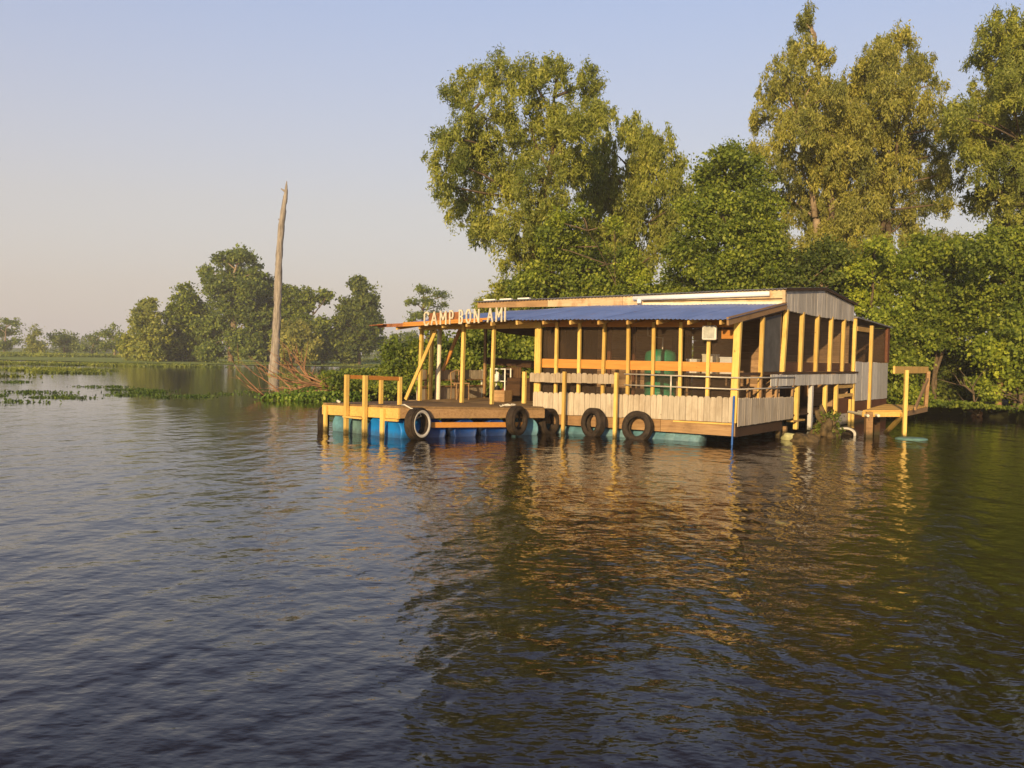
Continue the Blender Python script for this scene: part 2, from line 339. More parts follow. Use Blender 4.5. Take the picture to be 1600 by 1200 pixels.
def crown_pts(blobs, dens=1.0, sub=.42, leaf=(.16, .07), droop=.3, per=42, strand=0, flat=1):
    """blobs: world centre + radius. leaves sit in sprays gathered near each blob's outside"""
    V = []; subs = []
    for (c, r) in blobs:
        c = np.array(c); r = r * 1.08; k = max(4, int(7.2 * dens * (r / sub) ** 2)); leaf = (leaf[0], leaf[1])
        d = unit(rng.normal(size=(k, 3))); rr = r * (rng.random(k) ** .38) * rng.uniform(.8, 1.24, k)
        sc = c + d * rr[:, None] * np.array([1, 1, .92 * flat]); subs.append((c, sc))
        n = per; S_ = np.repeat(sc, n, 0); D = np.repeat(d, n, 0)
        rs = np.repeat(sub * rng.uniform(.55, 1.25, k), n)
        off = rng.normal(size=(k * n, 3)) * np.array([.5, .5, .36])
        if strand: off[:, 2] -= rng.random(k * n) * strand; off[:, :2] *= .55
        P = S_ + off * rs[:, None]
        ax = unit(rng.normal(size=(k * n, 3)) + np.array([0, 0, -droop * 2.2]) + D * .4)
        nr = unit(rng.normal(size=(k * n, 3)) + D * .7 + np.array([0, 0, .8]))
        s = rng.uniform(.5, 1.3, k * n) * np.repeat(rng.uniform(.8, 1.3, k), n)
        V.append(quads(P, ax, nr, leaf[0] * s, leaf[1] * s))
    return np.concatenate(V), subs
def limb(mb, p, q, r0, r1, bend=.12, n=6, seg=6):
    p = Vector(p); q = Vector(q); ln = (q - p).length; pts = []
    o = Vector((random.uniform(-1, 1), random.uniform(-1, 1), random.uniform(-.2, .6))) * ln * bend
    for i in range(seg + 1):
        t = i / seg; pts.append(p.lerp(q, t) + o * math.sin(math.pi * t) + Vector((random.uniform(-1, 1), random.uniform(-1, 1), random.uniform(-1, 1))) * ln * .012)
    mb.tube(pts, [r0 + (r1 - r0) * i / seg for i in range(seg + 1)], n)
    return pts
def tree(name, label, group, cat, base, blobs, Y, leafmat, bark='bark', depth=2.0, r0=.22, leaf=(.17, .07), sub=.42, droop=.3, per=42, dens=1.0, strand=0, back=.5, twigs=.5, fork=.45, stems=1, flat=1):
    """base: (px,py) of the foot; blobs: (px,py,r) given at distance Y, spread in depth round it"""
    sc = Y / 1600; bw = at(base[0], base[1], Y); bw.z = max(-.3, min(bw.z, .45)); B = []
    for (x, y, r) in blobs:
        dy = random.uniform(-depth, depth); yy = Y + dy
        B.append((at(x, y, yy), r * yy / 1600))
        if random.random() < back:
            dy2 = dy + random.choice((-1, 1)) * random.uniform(.6, 1.3) * depth; yy = Y + dy2
            B.append((at(x + random.uniform(-.3, .3) * r, y + random.uniform(-.1, .4) * r, yy), r * yy / 1600 * .85))
    t = thing(name, label, cat, bw, 0, group); o0 = bw
    V, subs = crown_pts([(tuple(c), r) for c, r in B], dens, sub, leaf, droop, per, strand, flat)
    mb = MB(); top = max(c.z for c, r in B); cx = sum(c.x * r for c, r in B) / sum(r for c, r in B); cy = sum(c.y * r for c, r in B) / sum(r for c, r in B)
    zf = bw.z + (top - bw.z) * fork; highs = sorted(B, key=lambda b: -b[0].z)
    foot = [bw + Vector((random.uniform(-.5, .5) * (stems > 1), random.uniform(-.5, .5) * (stems > 1), -.3)) for _ in range(stems)]
    forks = [Vector((f.x + (cx - f.x) * .6 + random.uniform(-.6, .6) * (stems > 1), f.y + (cy - f.y) * .6, zf)) for f in foot]
    spines = []
    for f, k in zip(foot, forks):
        a = limb(mb, f - o0, k - o0, r0, r0 * .7, .05, 8, 6); hb = highs[min(len(highs) - 1, (len(spines) // 9) * 3)]; e = hb[0] - Vector((0, 0, hb[1] * .3)); b = limb(mb, k - o0, e - o0, r0 * .7, r0 * .12, .06, 6, 7)
        spines += [p + o0 for p in a[2:] + b[:-1]]
    for i, (c, r) in enumerate(B):
        low = [p for p in spines if p.z < c.z + .2] or spines[:2]; s = min(low, key=lambda p: (p - c).length + (1.6 * abs(p.z - (c.z - 1.3 * r))))
        limb(mb, s - o0, c - o0, max(.03, r0 * .3), .02, .1, 5, 5)
        cc, sp = subs[i]
        for q in sp[:max(1, int(len(sp) * twigs * .35))]: limb(mb, c - o0, Vector(q) - o0, .018 + .003 * sc, .006, .12, 3, 3)
    mb.build('trunk', M[bark], t, True); leafobj('crown', V, M[leafmat], t, tuple(o0)); return t

WG = 'willows behind the camp'
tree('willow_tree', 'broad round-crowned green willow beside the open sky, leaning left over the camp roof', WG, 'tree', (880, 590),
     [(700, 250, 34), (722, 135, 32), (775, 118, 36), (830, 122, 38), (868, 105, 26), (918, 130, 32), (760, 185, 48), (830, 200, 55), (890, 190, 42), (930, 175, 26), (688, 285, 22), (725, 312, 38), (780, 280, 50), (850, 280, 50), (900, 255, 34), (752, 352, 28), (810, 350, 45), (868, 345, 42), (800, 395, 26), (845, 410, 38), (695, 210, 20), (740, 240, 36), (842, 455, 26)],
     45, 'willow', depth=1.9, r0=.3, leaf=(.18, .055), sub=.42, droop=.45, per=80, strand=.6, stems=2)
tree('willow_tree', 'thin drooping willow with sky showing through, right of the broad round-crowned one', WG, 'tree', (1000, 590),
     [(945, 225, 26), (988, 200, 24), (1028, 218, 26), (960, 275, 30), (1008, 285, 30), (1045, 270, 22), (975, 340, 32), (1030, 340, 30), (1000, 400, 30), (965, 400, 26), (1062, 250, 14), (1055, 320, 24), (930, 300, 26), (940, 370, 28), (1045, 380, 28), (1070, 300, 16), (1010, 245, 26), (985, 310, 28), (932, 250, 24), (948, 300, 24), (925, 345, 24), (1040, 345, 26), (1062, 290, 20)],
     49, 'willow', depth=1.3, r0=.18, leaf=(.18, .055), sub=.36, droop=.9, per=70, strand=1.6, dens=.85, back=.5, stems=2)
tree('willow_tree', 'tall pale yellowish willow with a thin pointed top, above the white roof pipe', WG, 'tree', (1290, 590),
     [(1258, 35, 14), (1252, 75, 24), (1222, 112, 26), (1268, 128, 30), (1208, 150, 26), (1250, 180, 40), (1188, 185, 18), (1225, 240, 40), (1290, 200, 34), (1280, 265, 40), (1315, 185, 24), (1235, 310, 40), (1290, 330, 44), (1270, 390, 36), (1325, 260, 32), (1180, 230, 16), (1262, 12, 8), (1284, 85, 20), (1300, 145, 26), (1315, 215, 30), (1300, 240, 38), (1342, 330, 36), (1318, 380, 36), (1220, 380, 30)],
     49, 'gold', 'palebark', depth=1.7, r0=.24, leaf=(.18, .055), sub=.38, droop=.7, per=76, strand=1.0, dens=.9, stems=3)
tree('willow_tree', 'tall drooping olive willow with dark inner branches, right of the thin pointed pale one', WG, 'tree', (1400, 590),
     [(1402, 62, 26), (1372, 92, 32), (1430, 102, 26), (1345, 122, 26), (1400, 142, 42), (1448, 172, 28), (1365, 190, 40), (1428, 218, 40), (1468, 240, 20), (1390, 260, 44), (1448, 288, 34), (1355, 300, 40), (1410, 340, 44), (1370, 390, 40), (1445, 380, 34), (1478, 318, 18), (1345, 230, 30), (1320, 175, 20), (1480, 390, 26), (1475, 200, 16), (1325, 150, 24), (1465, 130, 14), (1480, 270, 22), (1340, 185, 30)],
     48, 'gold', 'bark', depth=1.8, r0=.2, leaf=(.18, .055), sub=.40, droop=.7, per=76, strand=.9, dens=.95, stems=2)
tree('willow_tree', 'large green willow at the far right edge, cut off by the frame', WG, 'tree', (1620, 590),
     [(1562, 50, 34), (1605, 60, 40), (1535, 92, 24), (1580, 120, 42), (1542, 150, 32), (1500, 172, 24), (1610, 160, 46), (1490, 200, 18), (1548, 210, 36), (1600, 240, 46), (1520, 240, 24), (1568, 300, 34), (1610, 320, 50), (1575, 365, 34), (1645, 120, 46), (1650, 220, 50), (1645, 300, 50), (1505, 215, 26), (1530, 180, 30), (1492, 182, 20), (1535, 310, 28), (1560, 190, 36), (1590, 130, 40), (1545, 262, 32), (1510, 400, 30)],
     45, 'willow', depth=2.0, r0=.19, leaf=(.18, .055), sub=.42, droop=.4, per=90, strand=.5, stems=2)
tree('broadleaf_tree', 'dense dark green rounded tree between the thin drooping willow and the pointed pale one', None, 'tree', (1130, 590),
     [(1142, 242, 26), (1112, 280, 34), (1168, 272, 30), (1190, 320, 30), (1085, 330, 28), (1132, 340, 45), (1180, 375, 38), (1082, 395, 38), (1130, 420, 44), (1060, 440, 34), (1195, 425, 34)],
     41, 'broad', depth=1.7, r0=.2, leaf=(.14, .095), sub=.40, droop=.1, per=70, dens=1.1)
BG = 'shrubs along the bank'
def shrub(label, base, blobs, Y, lm='broad', **k):
    a = dict(depth=1.0, r0=.09, leaf=(.14, .095), sub=.36, droop=.1, per=62, dens=.95, stems=3, fork=.35, back=.6); a.update(k)
    return tree('shrub', label, BG, 'shrub', base, blobs, Y, lm, **a)
shrub('vine-covered green shrub mass in front of the broad willow trunks', (900, 590), [(860, 372, 24), (900, 400, 34), (852, 440, 34), (925, 435, 38), (968, 440, 30), (888, 350, 20), (820, 445, 26), (985, 405, 20), (870, 500, 40), (940, 500, 40)], 43, 'broad', depth=1.2)
shrub('bright yellow-green climbing vine hanging on the willow above the camp roof', (1010, 590), [(905, 330, 12), (870, 345, 13), (860, 385, 14), (1000, 440, 18), (985, 420, 14), (1005, 470, 18), (960, 350, 10)], 41.6, 'lime', dens=.8, depth=.4, r0=.03)
shrub('low pale green shrub just above the left end of the camp roof', (790, 590), [(790, 462, 24), (765, 480, 20), (835, 470, 28), (800, 500, 34), (760, 520, 30)], 47, 'willow', leaf=(.18, .07))
shrub('dark green shrub behind the camp roof, below the tall yellowish willow', (1240, 590), [(1200, 405, 34), (1240, 435, 38), (1288, 408, 36), (1325, 440, 34), (1178, 445, 30), (1260, 480, 40)], 41, 'deep')
shrub('bright lime green shrub top rising right of the gable', (1370, 610), [(1372, 405, 24), (1342, 425, 22), (1395, 430, 28), (1365, 465, 30), (1340, 470, 20), (1422, 405, 20), (1385, 500, 30), (1370, 380, 12)], 40, 'lime')
shrub('tall wide green shrub standing right behind the grey annex', (1440, 640), [(1458, 400, 36), (1428, 470, 40), (1480, 460, 48), (1428, 530, 38), (1492, 510, 36), (1405, 600, 32), (1400, 520, 30), (1418, 570, 26), (1450, 500, 36)], 40, 'broad', depth=1.4)
shrub('big leafy shrub filling the right edge above the waterline', (1590, 650), [(1540, 392, 36), (1592, 395, 44), (1552, 455, 50), (1618, 465, 50), (1585, 520, 44), (1630, 540, 50), (1535, 490, 34), (1640, 400, 50), (1565, 590, 26), (1600, 600, 30), (1640, 610, 34), (1550, 570, 26)], 38.5, 'broad', depth=1.4)
shrub('light green shrub drooping over the muddy roots at the right', (1590, 650), [(1560, 560, 26), (1598, 550, 34), (1615, 590, 26), (1575, 590, 14), (1645, 590, 34), (1540, 540, 20), (1555, 615, 14), (1585, 618, 12), (1610, 622, 14), (1530, 600, 14)], 36.6, 'lime', depth=.7, dens=.9)
shrub('dark low shrub at the waterline behind the wooden landing', (1420, 640), [(1410, 625, 14), (1440, 632, 12), (1385, 615, 22), (1462, 560, 40), (1510, 560, 40), (1470, 600, 34), (1520, 600, 36)], 43.5, 'deep', depth=.7, back=0)  # darker leaves far back; shade of the bank hollow is put into their colour
shrub('round green bush left of the open porch', (620, 612), [(622, 578, 26), (648, 560, 26), (604, 606, 17), (640, 598, 26), (618, 548, 16), (665, 590, 24)], 40, 'broad')
shrub('green bush seen through the left bays of the open porch', (700, 612), [(690, 545, 30), (735, 555, 34), (700, 590, 34), (745, 520, 24), (760, 590, 34), (672, 560, 22)], 41, 'broad')
shrub('green bush seen through the right bays of the open porch', (820, 612), [(790, 545, 34), (838, 550, 36), (800, 590, 36), (850, 590, 34), (800, 520, 24), (840, 505, 24)], 41.5, 'broad')
shrub('shrub hidden behind the screened room of the camp', (1000, 612), [(910, 470, 40), (980, 480, 40), (1050, 480, 40), (1120, 480, 40), (930, 540, 40), (1040, 540, 40), (1130, 540, 40)], 42, 'broad', dens=.8)
shrub('shrub filling the gap between the camp gable and the lime green one', (1300, 612), [(1200, 500, 40), (1270, 500, 40), (1330, 520, 40), (1380, 560, 40)], 41.5, 'deep', dens=.8)

tree('willow_tree', 'tall green willow standing past the right end of the wood', WG, 'tree', (1830, 590),
     [(1790, 150, 46), (1840, 110, 44), (1880, 170, 44), (1770, 230, 46), (1830, 230, 54), (1890, 260, 46), (1800, 320, 52), (1860, 340, 52), (1760, 380, 46), (1830, 410, 50)], 46, 'willow', depth=2.0, r0=.22, leaf=(.18, .055), sub=.42, droop=.4, per=50, strand=.5, stems=2)
shrub('wide leafy shrub standing past the right end of the wood', (1780, 650), [(1700, 420, 50), (1760, 450, 54), (1820, 470, 54), (1720, 520, 54), (1790, 550, 54), (1860, 560, 54), (1700, 600, 40)], 39, 'broad', depth=1.5)

# ------------------------------------------------------------------ distant trees
DG = 'trees across the marsh'
def dtree(name, label, base, blobs, Y, lm='broad', **k):
    if Y < 170 and Y > 130: blobs = [(x, y, r * 1.15) for x, y, r in blobs]
    s = Y / 45; a = dict(depth=2.5, r0=.3, leaf=(.50, .30), sub=.8, droop=.1, per=34, dens=1.15, back=.6, twigs=.3, fork=.4); a.update(k)
    return tree(name, label, DG, 'tree', base, blobs, Y, lm, **a)
dtree('marsh_tree', 'yellow-green conical tree at the left end of the far clump', (238, 567), [(232, 475, 9), (228, 500, 18), (240, 525, 24), (215, 540, 20), (252, 545, 20), (208, 555, 10), (232, 550, 20)], 152, 'willow')
dtree('marsh_tree', 'dark green rounded tree right of the yellow-green conical one', (288, 567), [(290, 466, 16), (275, 495, 18), (310, 495, 24), (282, 535, 24), (318, 540, 24), (270, 550, 14)], 156, 'broad')
dtree('cypress_tree', 'tallest cypress of the far clump, pale forked trunk and flat top clumps', (360, 567), [(345, 403, 11), (373, 398, 14), (388, 402, 10), (322, 424, 8), (395, 422, 11), (362, 425, 16), (338, 445, 22), (384, 450, 24), (362, 480, 30), (398, 495, 24), (335, 510, 24), (378, 530, 24), (325, 545, 18), (390, 545, 20)], 150, 'cypress', bark='palebark', r0=.45, fork=.7, flat=.7, dens=.85)
dtree('marsh_tree', 'dark tree directly behind the bare dead trunk', (415, 567), [(412, 450, 18), (418, 490, 24), (405, 530, 24), (425, 545, 22)], 158, 'deep')
dtree('marsh_tree', 'olive tree with a branch reaching right, right of the bare dead trunk', (455, 567), [(448, 462, 16), (452, 490, 20), (478, 468, 14), (500, 466, 11), (512, 462, 5), (445, 520, 22), (470, 500, 14)], 154, 'broad')
dtree('marsh_tree', 'low yellowish tree in front of the olive one, right of the dead trunk', (462, 568), [(460, 522, 18), (480, 545, 18), (445, 545, 16), (478, 520, 10)], 144, 'gold')
dtree('marsh_tree', 'small green tree between the low yellowish one and the tall dark one', (505, 568), [(505, 518, 15), (512, 545, 18), (492, 535, 14), (500, 505, 9)], 148, 'broad')
dtree('marsh_tree', 'tall dark green tree standing alone at the right end of the far clump', (562, 569), [(562, 445, 11), (572, 468, 16), (556, 485, 22), (575, 505, 16), (540, 515, 20), (568, 530, 20), (545, 545, 20), (580, 485, 10), (530, 500, 10), (526, 535, 12)], 148, 'deep')
dtree('cypress_tree', 'lone flat-topped cypress just above the left end of the lettered sign', (668, 575), [(662, 453, 12), (684, 459, 9), (698, 463, 6), (645, 472, 10), (668, 472, 12), (654, 492, 11), (682, 490, 9), (640, 500, 6), (690, 478, 7)], 120, 'cypress', leaf=(.3, .14), sub=.55, dens=.9, depth=1.2, back=.2, flat=.5)
dtree('marsh_tree', 'hazy low tree between the tall dark one and the porch', (610, 562), [(600, 540, 13), (622, 535, 14), (642, 530, 12), (655, 545, 12)], 220, 'cypress', leaf=(.5, .3))
LG = dict(leaf=(.55, .3), sub=1.2, dens=1.0, depth=2.0)
dtree('cypress_tree', 'layered flat cypress at the far left edge', (6, 560), [(10, 501, 7), (22, 505, 5), (4, 520, 10), (20, 518, 6), (6, 540, 10), (-8, 510, 8), (24, 532, 4)], 225, 'cypress', bark='palebark', flat=.45, **LG)
dtree('marsh_tree', 'small rounded pale tree second from the left edge', (53, 560), [(54, 518, 8), (50, 533, 11), (60, 545, 11), (44, 548, 8)], 222, 'willow', **LG)
dtree('marsh_tree', 'low wide dark tree third from the left edge', (98, 560), [(92, 530, 9), (108, 528, 10), (100, 545, 13), (84, 528, 6), (115, 542, 8)], 232, 'cypress', **LG)
dtree('marsh_tree', 'sparse spindly cypress between the low dark one and the clump', (146, 560), [(138, 527, 6), (156, 524, 6), (132, 545, 7), (152, 545, 7), (146, 534, 5)], 226, 'cypress', bark='palebark', flat=.5, **LG)
dtree('marsh_tree', 'ragged tree with pale trunk left of the yellow-green conical one', (178, 562), [(176, 516, 8), (188, 528, 9), (172, 540, 9), (194, 545, 9), (168, 522, 5)], 200, 'broad', bark='palebark', **LG)
# far-off wood: one mass
V, _ = crown_pts([((x + random.uniform(-3, 3), 420 + random.uniform(-25, 40), random.uniform(.5, 3.5)), random.uniform(3, 5)) for x in range(-260, 160, 4)], .6, 1.8, (1.1, .7), .1, 24)
tag(leafobj('distant_wood', V, M['cypress']), 'low far-off line of trees closing the marsh', 'wood', kind='stuff')

# ------------------------------------------------------------------ floating plants (nobody could count them)
def mat_of_leaves(name, patches, m, h, leaf, dens, label):
    P = []
    for (px, py, wpx, dy) in patches:
        c = onz(px, py); rx = wpx / 2 * c.y / 1600; n = int(dens * rx * dy * 3.14)
        nb = max(4, int(rx * dy * 2.2)); a = rng.random(nb) * 6.283; r = np.sqrt(rng.random(nb))
        bx = c.x + np.cos(a) * r * rx; by = c.y + np.sin(a) * r * dy; br = rng.uniform(.15, .45, nb) * min(1, dy) * (1.6 if c.y > 60 else 1)
        k = rng.integers(0, nb, n); q = rng.normal(size=(n, 2)) * .6
        P.append(np.stack([bx[k] + q[:, 0] * br[k] * 2.2, by[k] + q[:, 1] * br[k], h * rng.random(n) ** 1.3 * (.4 + br[k])], 1))
    P = np.concatenate(P); n = len(P); ax = unit(rng.normal(size=(n, 3)) * .7 + np.array([0, 0, .6])); nr = unit(rng.normal(size=(n, 3)))
    s = rng.uniform(.6, 1.3, n) * (1 + np.clip((P[:, 1] - 45) / 60, 0, 2.2))
    return tag(leafobj(name, quads(P, ax, nr, leaf[0] * s, leaf[1] * s), m), label, 'water plants', kind='stuff')
mat_of_leaves('water_hyacinth', [(600, 616, 80, 1.6), (560, 620, 90, 1.3), (510, 624, 100, .9), (455, 626, 90, .6), (590, 604, 60, 1.6), (620, 612, 60, 2), (500, 614, 80, 1.0), (540, 610, 80, 1.2)], M['hyacinth'], .45, (.13, .10), 420, 'bright green floating plants along the bank left of the wooden dock')
mat_of_leaves('water_weeds', [(225, 614, 90, 3.0), (275, 621, 60, 2.0), (190, 609, 40, 1.5), (50, 614, 36, 3), (75, 620, 34, 1.6), (125, 621, 44, 1.2), (20, 628, 44, 1.2), (160, 604, 40, 1.4), (10, 598, 24, 1.6), (395, 612, 40, .8), (345, 616, 30, .6)], M['weed'], .09, (.12, .06), 75, 'dark green clumps of weed floating on the open water')
mat_of_leaves('marsh_plants', [(60, 578, 220, 4), (110, 583, 110, 2), (490, 588, 110, 2), (540, 596, 60, 1.5), (20, 588, 40, 1.5), (60, 569, 400, 5), (480, 570, 280, 5), (200, 571, 300, 3)], M['marsh'], .14, (.20, .11), 22, 'light green strips of marsh plants far across the water')
mat_of_leaves('marsh_grass', [(90, 556.5, 330, 28), (-60, 556, 200, 28), (400, 562, 420, 16), (620, 567, 160, 14)], M['marsh'], .5, (.22, .12), 7, 'yellow-green marsh growth under the far trees')

P = []
for (x, y), (x2, y2) in zip(near[:-1], near[1:]):
    if y > 75 or x > 30 or x > 30: continue
    lowp = .3 if 14.2 < x < 19 else 1
    L_ = math.dist((x, y), (x2, y2)); dx, dy = (x2 - x) / L_, (y2 - y) / L_; n = int(1500 * L_ * (.5 if lowp < 1 else 1))
    t = rng.random(n); o = rng.random(n) ** 1.2 * 3.2 - .75; lump_ = .5 + .5 * np.sin((x + dx * t * L_) * 2.3 + o * 3)
    hgt = np.clip(.30 + o * .22, .12, .75) * (.45 + .55 * lump_) * lowp
    P.append(np.stack([x + dx * t * L_ + dy * o + rng.normal(size=n) * .1, y + dy * t * L_ - dx * o + rng.normal(size=n) * .1, hgt * rng.random(n) ** .7 + np.clip(o, 0, .35)], 1))
P = np.concatenate(P); n = len(P); s_ = rng.uniform(.6, 1.3, n)
tag(leafobj('undergrowth', quads(P, unit(rng.normal(size=(n, 3)) + np.array([0, 0, .5])), unit(rng.normal(size=(n, 3))), .15 * s_, .10 * s_), M['broad']), 'leafy green undergrowth covering the edge of the bank', 'undergrowth', kind='stuff')

# ------------------------------------------------------------------ dead tree, snags
def loc_tree(pts, rad, name, m, label, cat, jit=.06, n=12, extra=None, group=None):
    o0 = Vector(pts[0]); mb = MB(); P = [Vector(p) for p in pts]; mb.tube([p - o0 for p in P], rad, n, jit=jit)
    if extra: extra(mb, o0)
    return one(mb, name, m, label, cat, o0, group, True)
Yd = 84
ctr = [(427, 590), (429, 560), (431, 530), (433, 490), (434.5, 450), (436, 400), (440, 350), (445, 315), (447, 300), (448, 283)]
def knob(mb, o0):
    for (px, py, a, ln) in ((447, 300, 2.5, .5), (433, 500, .3, .35), (440, 345, 3.0, .25), (431, 470, -.4, .3)):
        p = at(px, py, Yd) - o0; mb.tube([p, p + Vector((math.cos(a) * ln, -.1, ln * .5))], [.12, .04], 6)
cx_ = np.interp(np.linspace(0, 9, 60), range(10), [c[0] for c in ctr]); cy_ = np.interp(np.linspace(0, 9, 60), range(10), [c[1] for c in ctr]); cr_ = np.interp(np.linspace(0, 9, 60), range(10), [.50, .40, .34, .32, .30, .28, .25, .20, .15, .03])
loc_tree([at(x + random.uniform(-.3, .3), y, Yd) for x, y in zip(cx_, cy_)], [a * random.uniform(.9, 1.1) for a in cr_], 'dead_tree', M['dead'], 'tall bare dead trunk standing in the marsh water', 'dead tree', extra=knob, jit=.10, n=16)
def brush(name, label, stems, Y, r, m, sub=3, group=None):
    mb = MB(); o0 = onz(*stems[0][0][:2]) if False else at(*stems[0][0], Y)
    for st in stems:
        P = [at(x, y, Y + random.uniform(-.5, .5)) - o0 for x, y in st]; k = len(P)
        mb.tube(P, [r * (1 - .75 * i / (k - 1)) for i in range(k)], 6)
        for _ in range(sub):
            i = random.randrange(k - 1); a = P[i].lerp(P[i + 1], random.random()); d = (P[-1] - P[0]).normalized()
            e = a + (d + Vector((random.uniform(-.9, .9), random.uniform(-.8, .8), random.uniform(-.3, .45)))) * random.uniform(.4, 1.1)
            mb.tube([a, a.lerp(e, .5) + Vector((0, 0, random.uniform(-.08, .1))), e], [r * .35, r * .22, r * .1], 5)
    return one(mb, name, m, label, 'fallen branches', o0, group, True)
brush('fallen_branches', 'long bare fallen branches leaning left out of the weeds before the dead trunk', [[(420, 624), (400, 607), (385, 592), (372, 578), (362, 562)], [(414, 620), (392, 606), (384, 600), (368, 586)], [(462, 624), (452, 604), (435, 588), (415, 575), (400, 566)], [(440, 618), (425, 602), (408, 590), (395, 583)], [(450, 612), (470, 606), (490, 600)]], 40, .035, M['twig'], 4)
brush('fallen_branches', 'reddish tangled dead limb lying on the floating plants just left of the dock ladder', [[(540, 610), (515, 604), (492, 598), (478, 590), (462, 580), (445, 572)], [(495, 600), (480, 588), (470, 575), (465, 552)], [(488, 594), (476, 580), (474, 562)], [(500, 600), (475, 604), (455, 607)], [(530, 606), (505, 598), (486, 590), (470, 585), (450, 566), (440, 560)], [(520, 606), (480, 600), (450, 596), (425, 588), (405, 574)], [(500, 604), (470, 596), (455, 580), (448, 566)], [(540, 612), (500, 610), (470, 612), (440, 604)]], 41, .055, M['twig'], 8)
brush('fallen_branches', 'forked dead branch at the waterline right of the wooden landing', [[(1530, 648), (1522, 625), (1520, 605), (1528, 592)], [(1522, 615), (1508, 603), (1492, 600)], [(1528, 648), (1510, 638), (1490, 632), (1480, 622)]], 36.2, .05, M['bark'], 4)
def roots(mb, o0):
    for k in range(9):
        a = random.uniform(2.6, 6.6); q = Vector((math.cos(a) * random.uniform(.7, 1.6), math.sin(a) * 1.0, -.55)); mb.tube([Vector((0, 0, .6)), Vector((q.x * .5, q.y * .5, .45)), q], [.14, .09, .05], 6, jit=.1)
for px, lab in ((1568, 'gnarled brown tree foot with roots in the water, nearer the forked dead branch'), (1598, 'gnarled brown tree foot with roots in the water, at the right edge of the view')):
    p = onz(px, 652); p.y += .6; loc_tree([p + Vector((0, 0, -.3)), p + Vector((.1, 0, .7)), p + Vector((.3, .3, 2.6))], [.2, .11, .09], 'tree_root', M['twig'], lab, 'tree root', extra=roots, n=8)

# ------------------------------------------------------------------ THE CAMP
camp = thing('floating_camp', 'long wooden floating camp with screened porch, grey pickets and a blue tin lean-to roof', 'floating cabin', (CO.x, CO.y, 0), TH)
HX = 9.05
def top_l(x): return 2.70 + (x + 5) * .037 if x < -5 else 2.70       # eave height along the front
def roof_z(x, y): return top_l(x) + (y + .75) / 3.95 * (.53 + .012 * min(0, x + 5)) - .02
# floors and hull
mb = MB()
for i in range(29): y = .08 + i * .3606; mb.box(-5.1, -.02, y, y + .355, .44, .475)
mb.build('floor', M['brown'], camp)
mb = MB()
for i in range(18): y = .02 + i * .19; mb.box(-8.95, -5.12, y, y + .184, .56, .60)
mb.build('porch_floor', M['deckw'], camp)
mb = MB(); mb.box(-8.95, -5.12, -.03, .0, .3, .55); mb.box(-8.95, -8.9, .02, 3.5, .3, .55); mb.box(-8.9, -5.12, 3.45, 3.5, .1, .55); mb.build('porch_joist', M['old'], camp)
def sk(x0, x1, za, zb, y=-.04):
    mb = MB(); b0 = .17 + .008 * -x0; b1 = .17 + .008 * -x1
    mb.add([(x0, y, b0), (x1, y, b1), (x1, y + .05, b1), (x0, y + .05, b0), (x0, y, za), (x1, y, zb), (x1, y + .05, zb), (x0, y + .05, za)], [(0, 1, 5, 4), (1, 2, 6, 5), (2, 3, 7, 6), (3, 0, 4, 7), (4, 5, 6, 7), (3, 2, 1, 0)])
    return mb
for x0, x1 in ((-5.05, -3.35), (-3.34, -1.72), (-1.71, .02)): sk(x0, x1, .46, .46).build('hull_board', M['old'], camp)
mb = MB(); mb.box(-1.4, 0, -.075, -.043, .415, .45); mb.build('rub_strip', M['pine_x'], camp)
mb = MB(); mb.box(-.03, .02, .012, 3.3, .15, .40); mb.build('hull_board', M['brown'], camp)['label'] = 'brown side hull board'
# drums under the front
for i, x in enumerate((-4.7, -3.82, -2.94, -2.06, -1.25)):
    prof = [(.0, -.43), (.25, -.43), (.285, -.40), (.29, -.2), (.278, -.18), (.29, -.16), (.29, .16), (.278, .18), (.29, .2), (.285, .40), (.25, .43), (0, .43)]
    v, f = lathe(prof, 20, 'x'); mb = MB(); mb.add([(a + x, b + .30, c - .10) for a, b, c in v], f); mb.build('float_drum', M['cyan' if i % 2 else 'cyan2'], camp, True)
for i in range(9):
    v, f = lathe([(.0, -.43), (.25, -.43), (.29, -.40), (.29, .40), (.25, .43), (0, .43)], 16, 'x'); mb = MB(); mb.add([(a - 1.6 - .0 * i, b + 1.2 + i * 1.0, c - .14) for a, b, c in v], f); mb.build('float_drum', M['teal'], camp, True)
# pickets
def pickets(name, p0, p1, za, zb, ta, tb, wd=.14, th=.02, off=.0, m='picket', dog=True, jit=.012, bj=0.006, parent=camp):
    """vertical boards from p0 to p1 (camp coordinates), bottom za->zb, top ta->tb, dog-eared tops"""
    p0 = Vector(p0); p1 = Vector(p1); d = (p1 - p0); L_ = d.length; d.normalize(); n = max(1, round(L_ / wd)); w_ = L_ / n; nn = Vector((d.y, -d.x))
    mb = MB()
    for i in range(n):
        a = p0 + d * (i * w_ + .004); b = p0 + d * ((i + 1) * w_ - .004); t = (i + .5) / n
        z0 = za + (zb - za) * t + random.uniform(-bj, bj); z1 = ta + (tb - ta) * t + random.uniform(-jit, jit); o = random.uniform(0, .006); e = .03
        A = [(a, z0), (b, z0), (b, z1 - e), (b - d * e, z1), (a + d * e, z1), (a, z1 - e)] if dog else [(a, z0), (b, z0), (b, z1), (a, z1)]
        k = len(A); F = [(q.x + nn.x * (th + o), q.y + nn.y * (th + o), z) for q, z in A]; Bk = [(q.x + nn.x * o, q.y + nn.y * o, z) for q, z in A]
        mb.add(F + Bk, [tuple(range(k)), tuple(range(2 * k - 1, k - 1, -1))] + [((j + 1) % k, j, j + k, (j + 1) % k + k) for j in range(k)])
    return mb.build(name, M[m], parent)
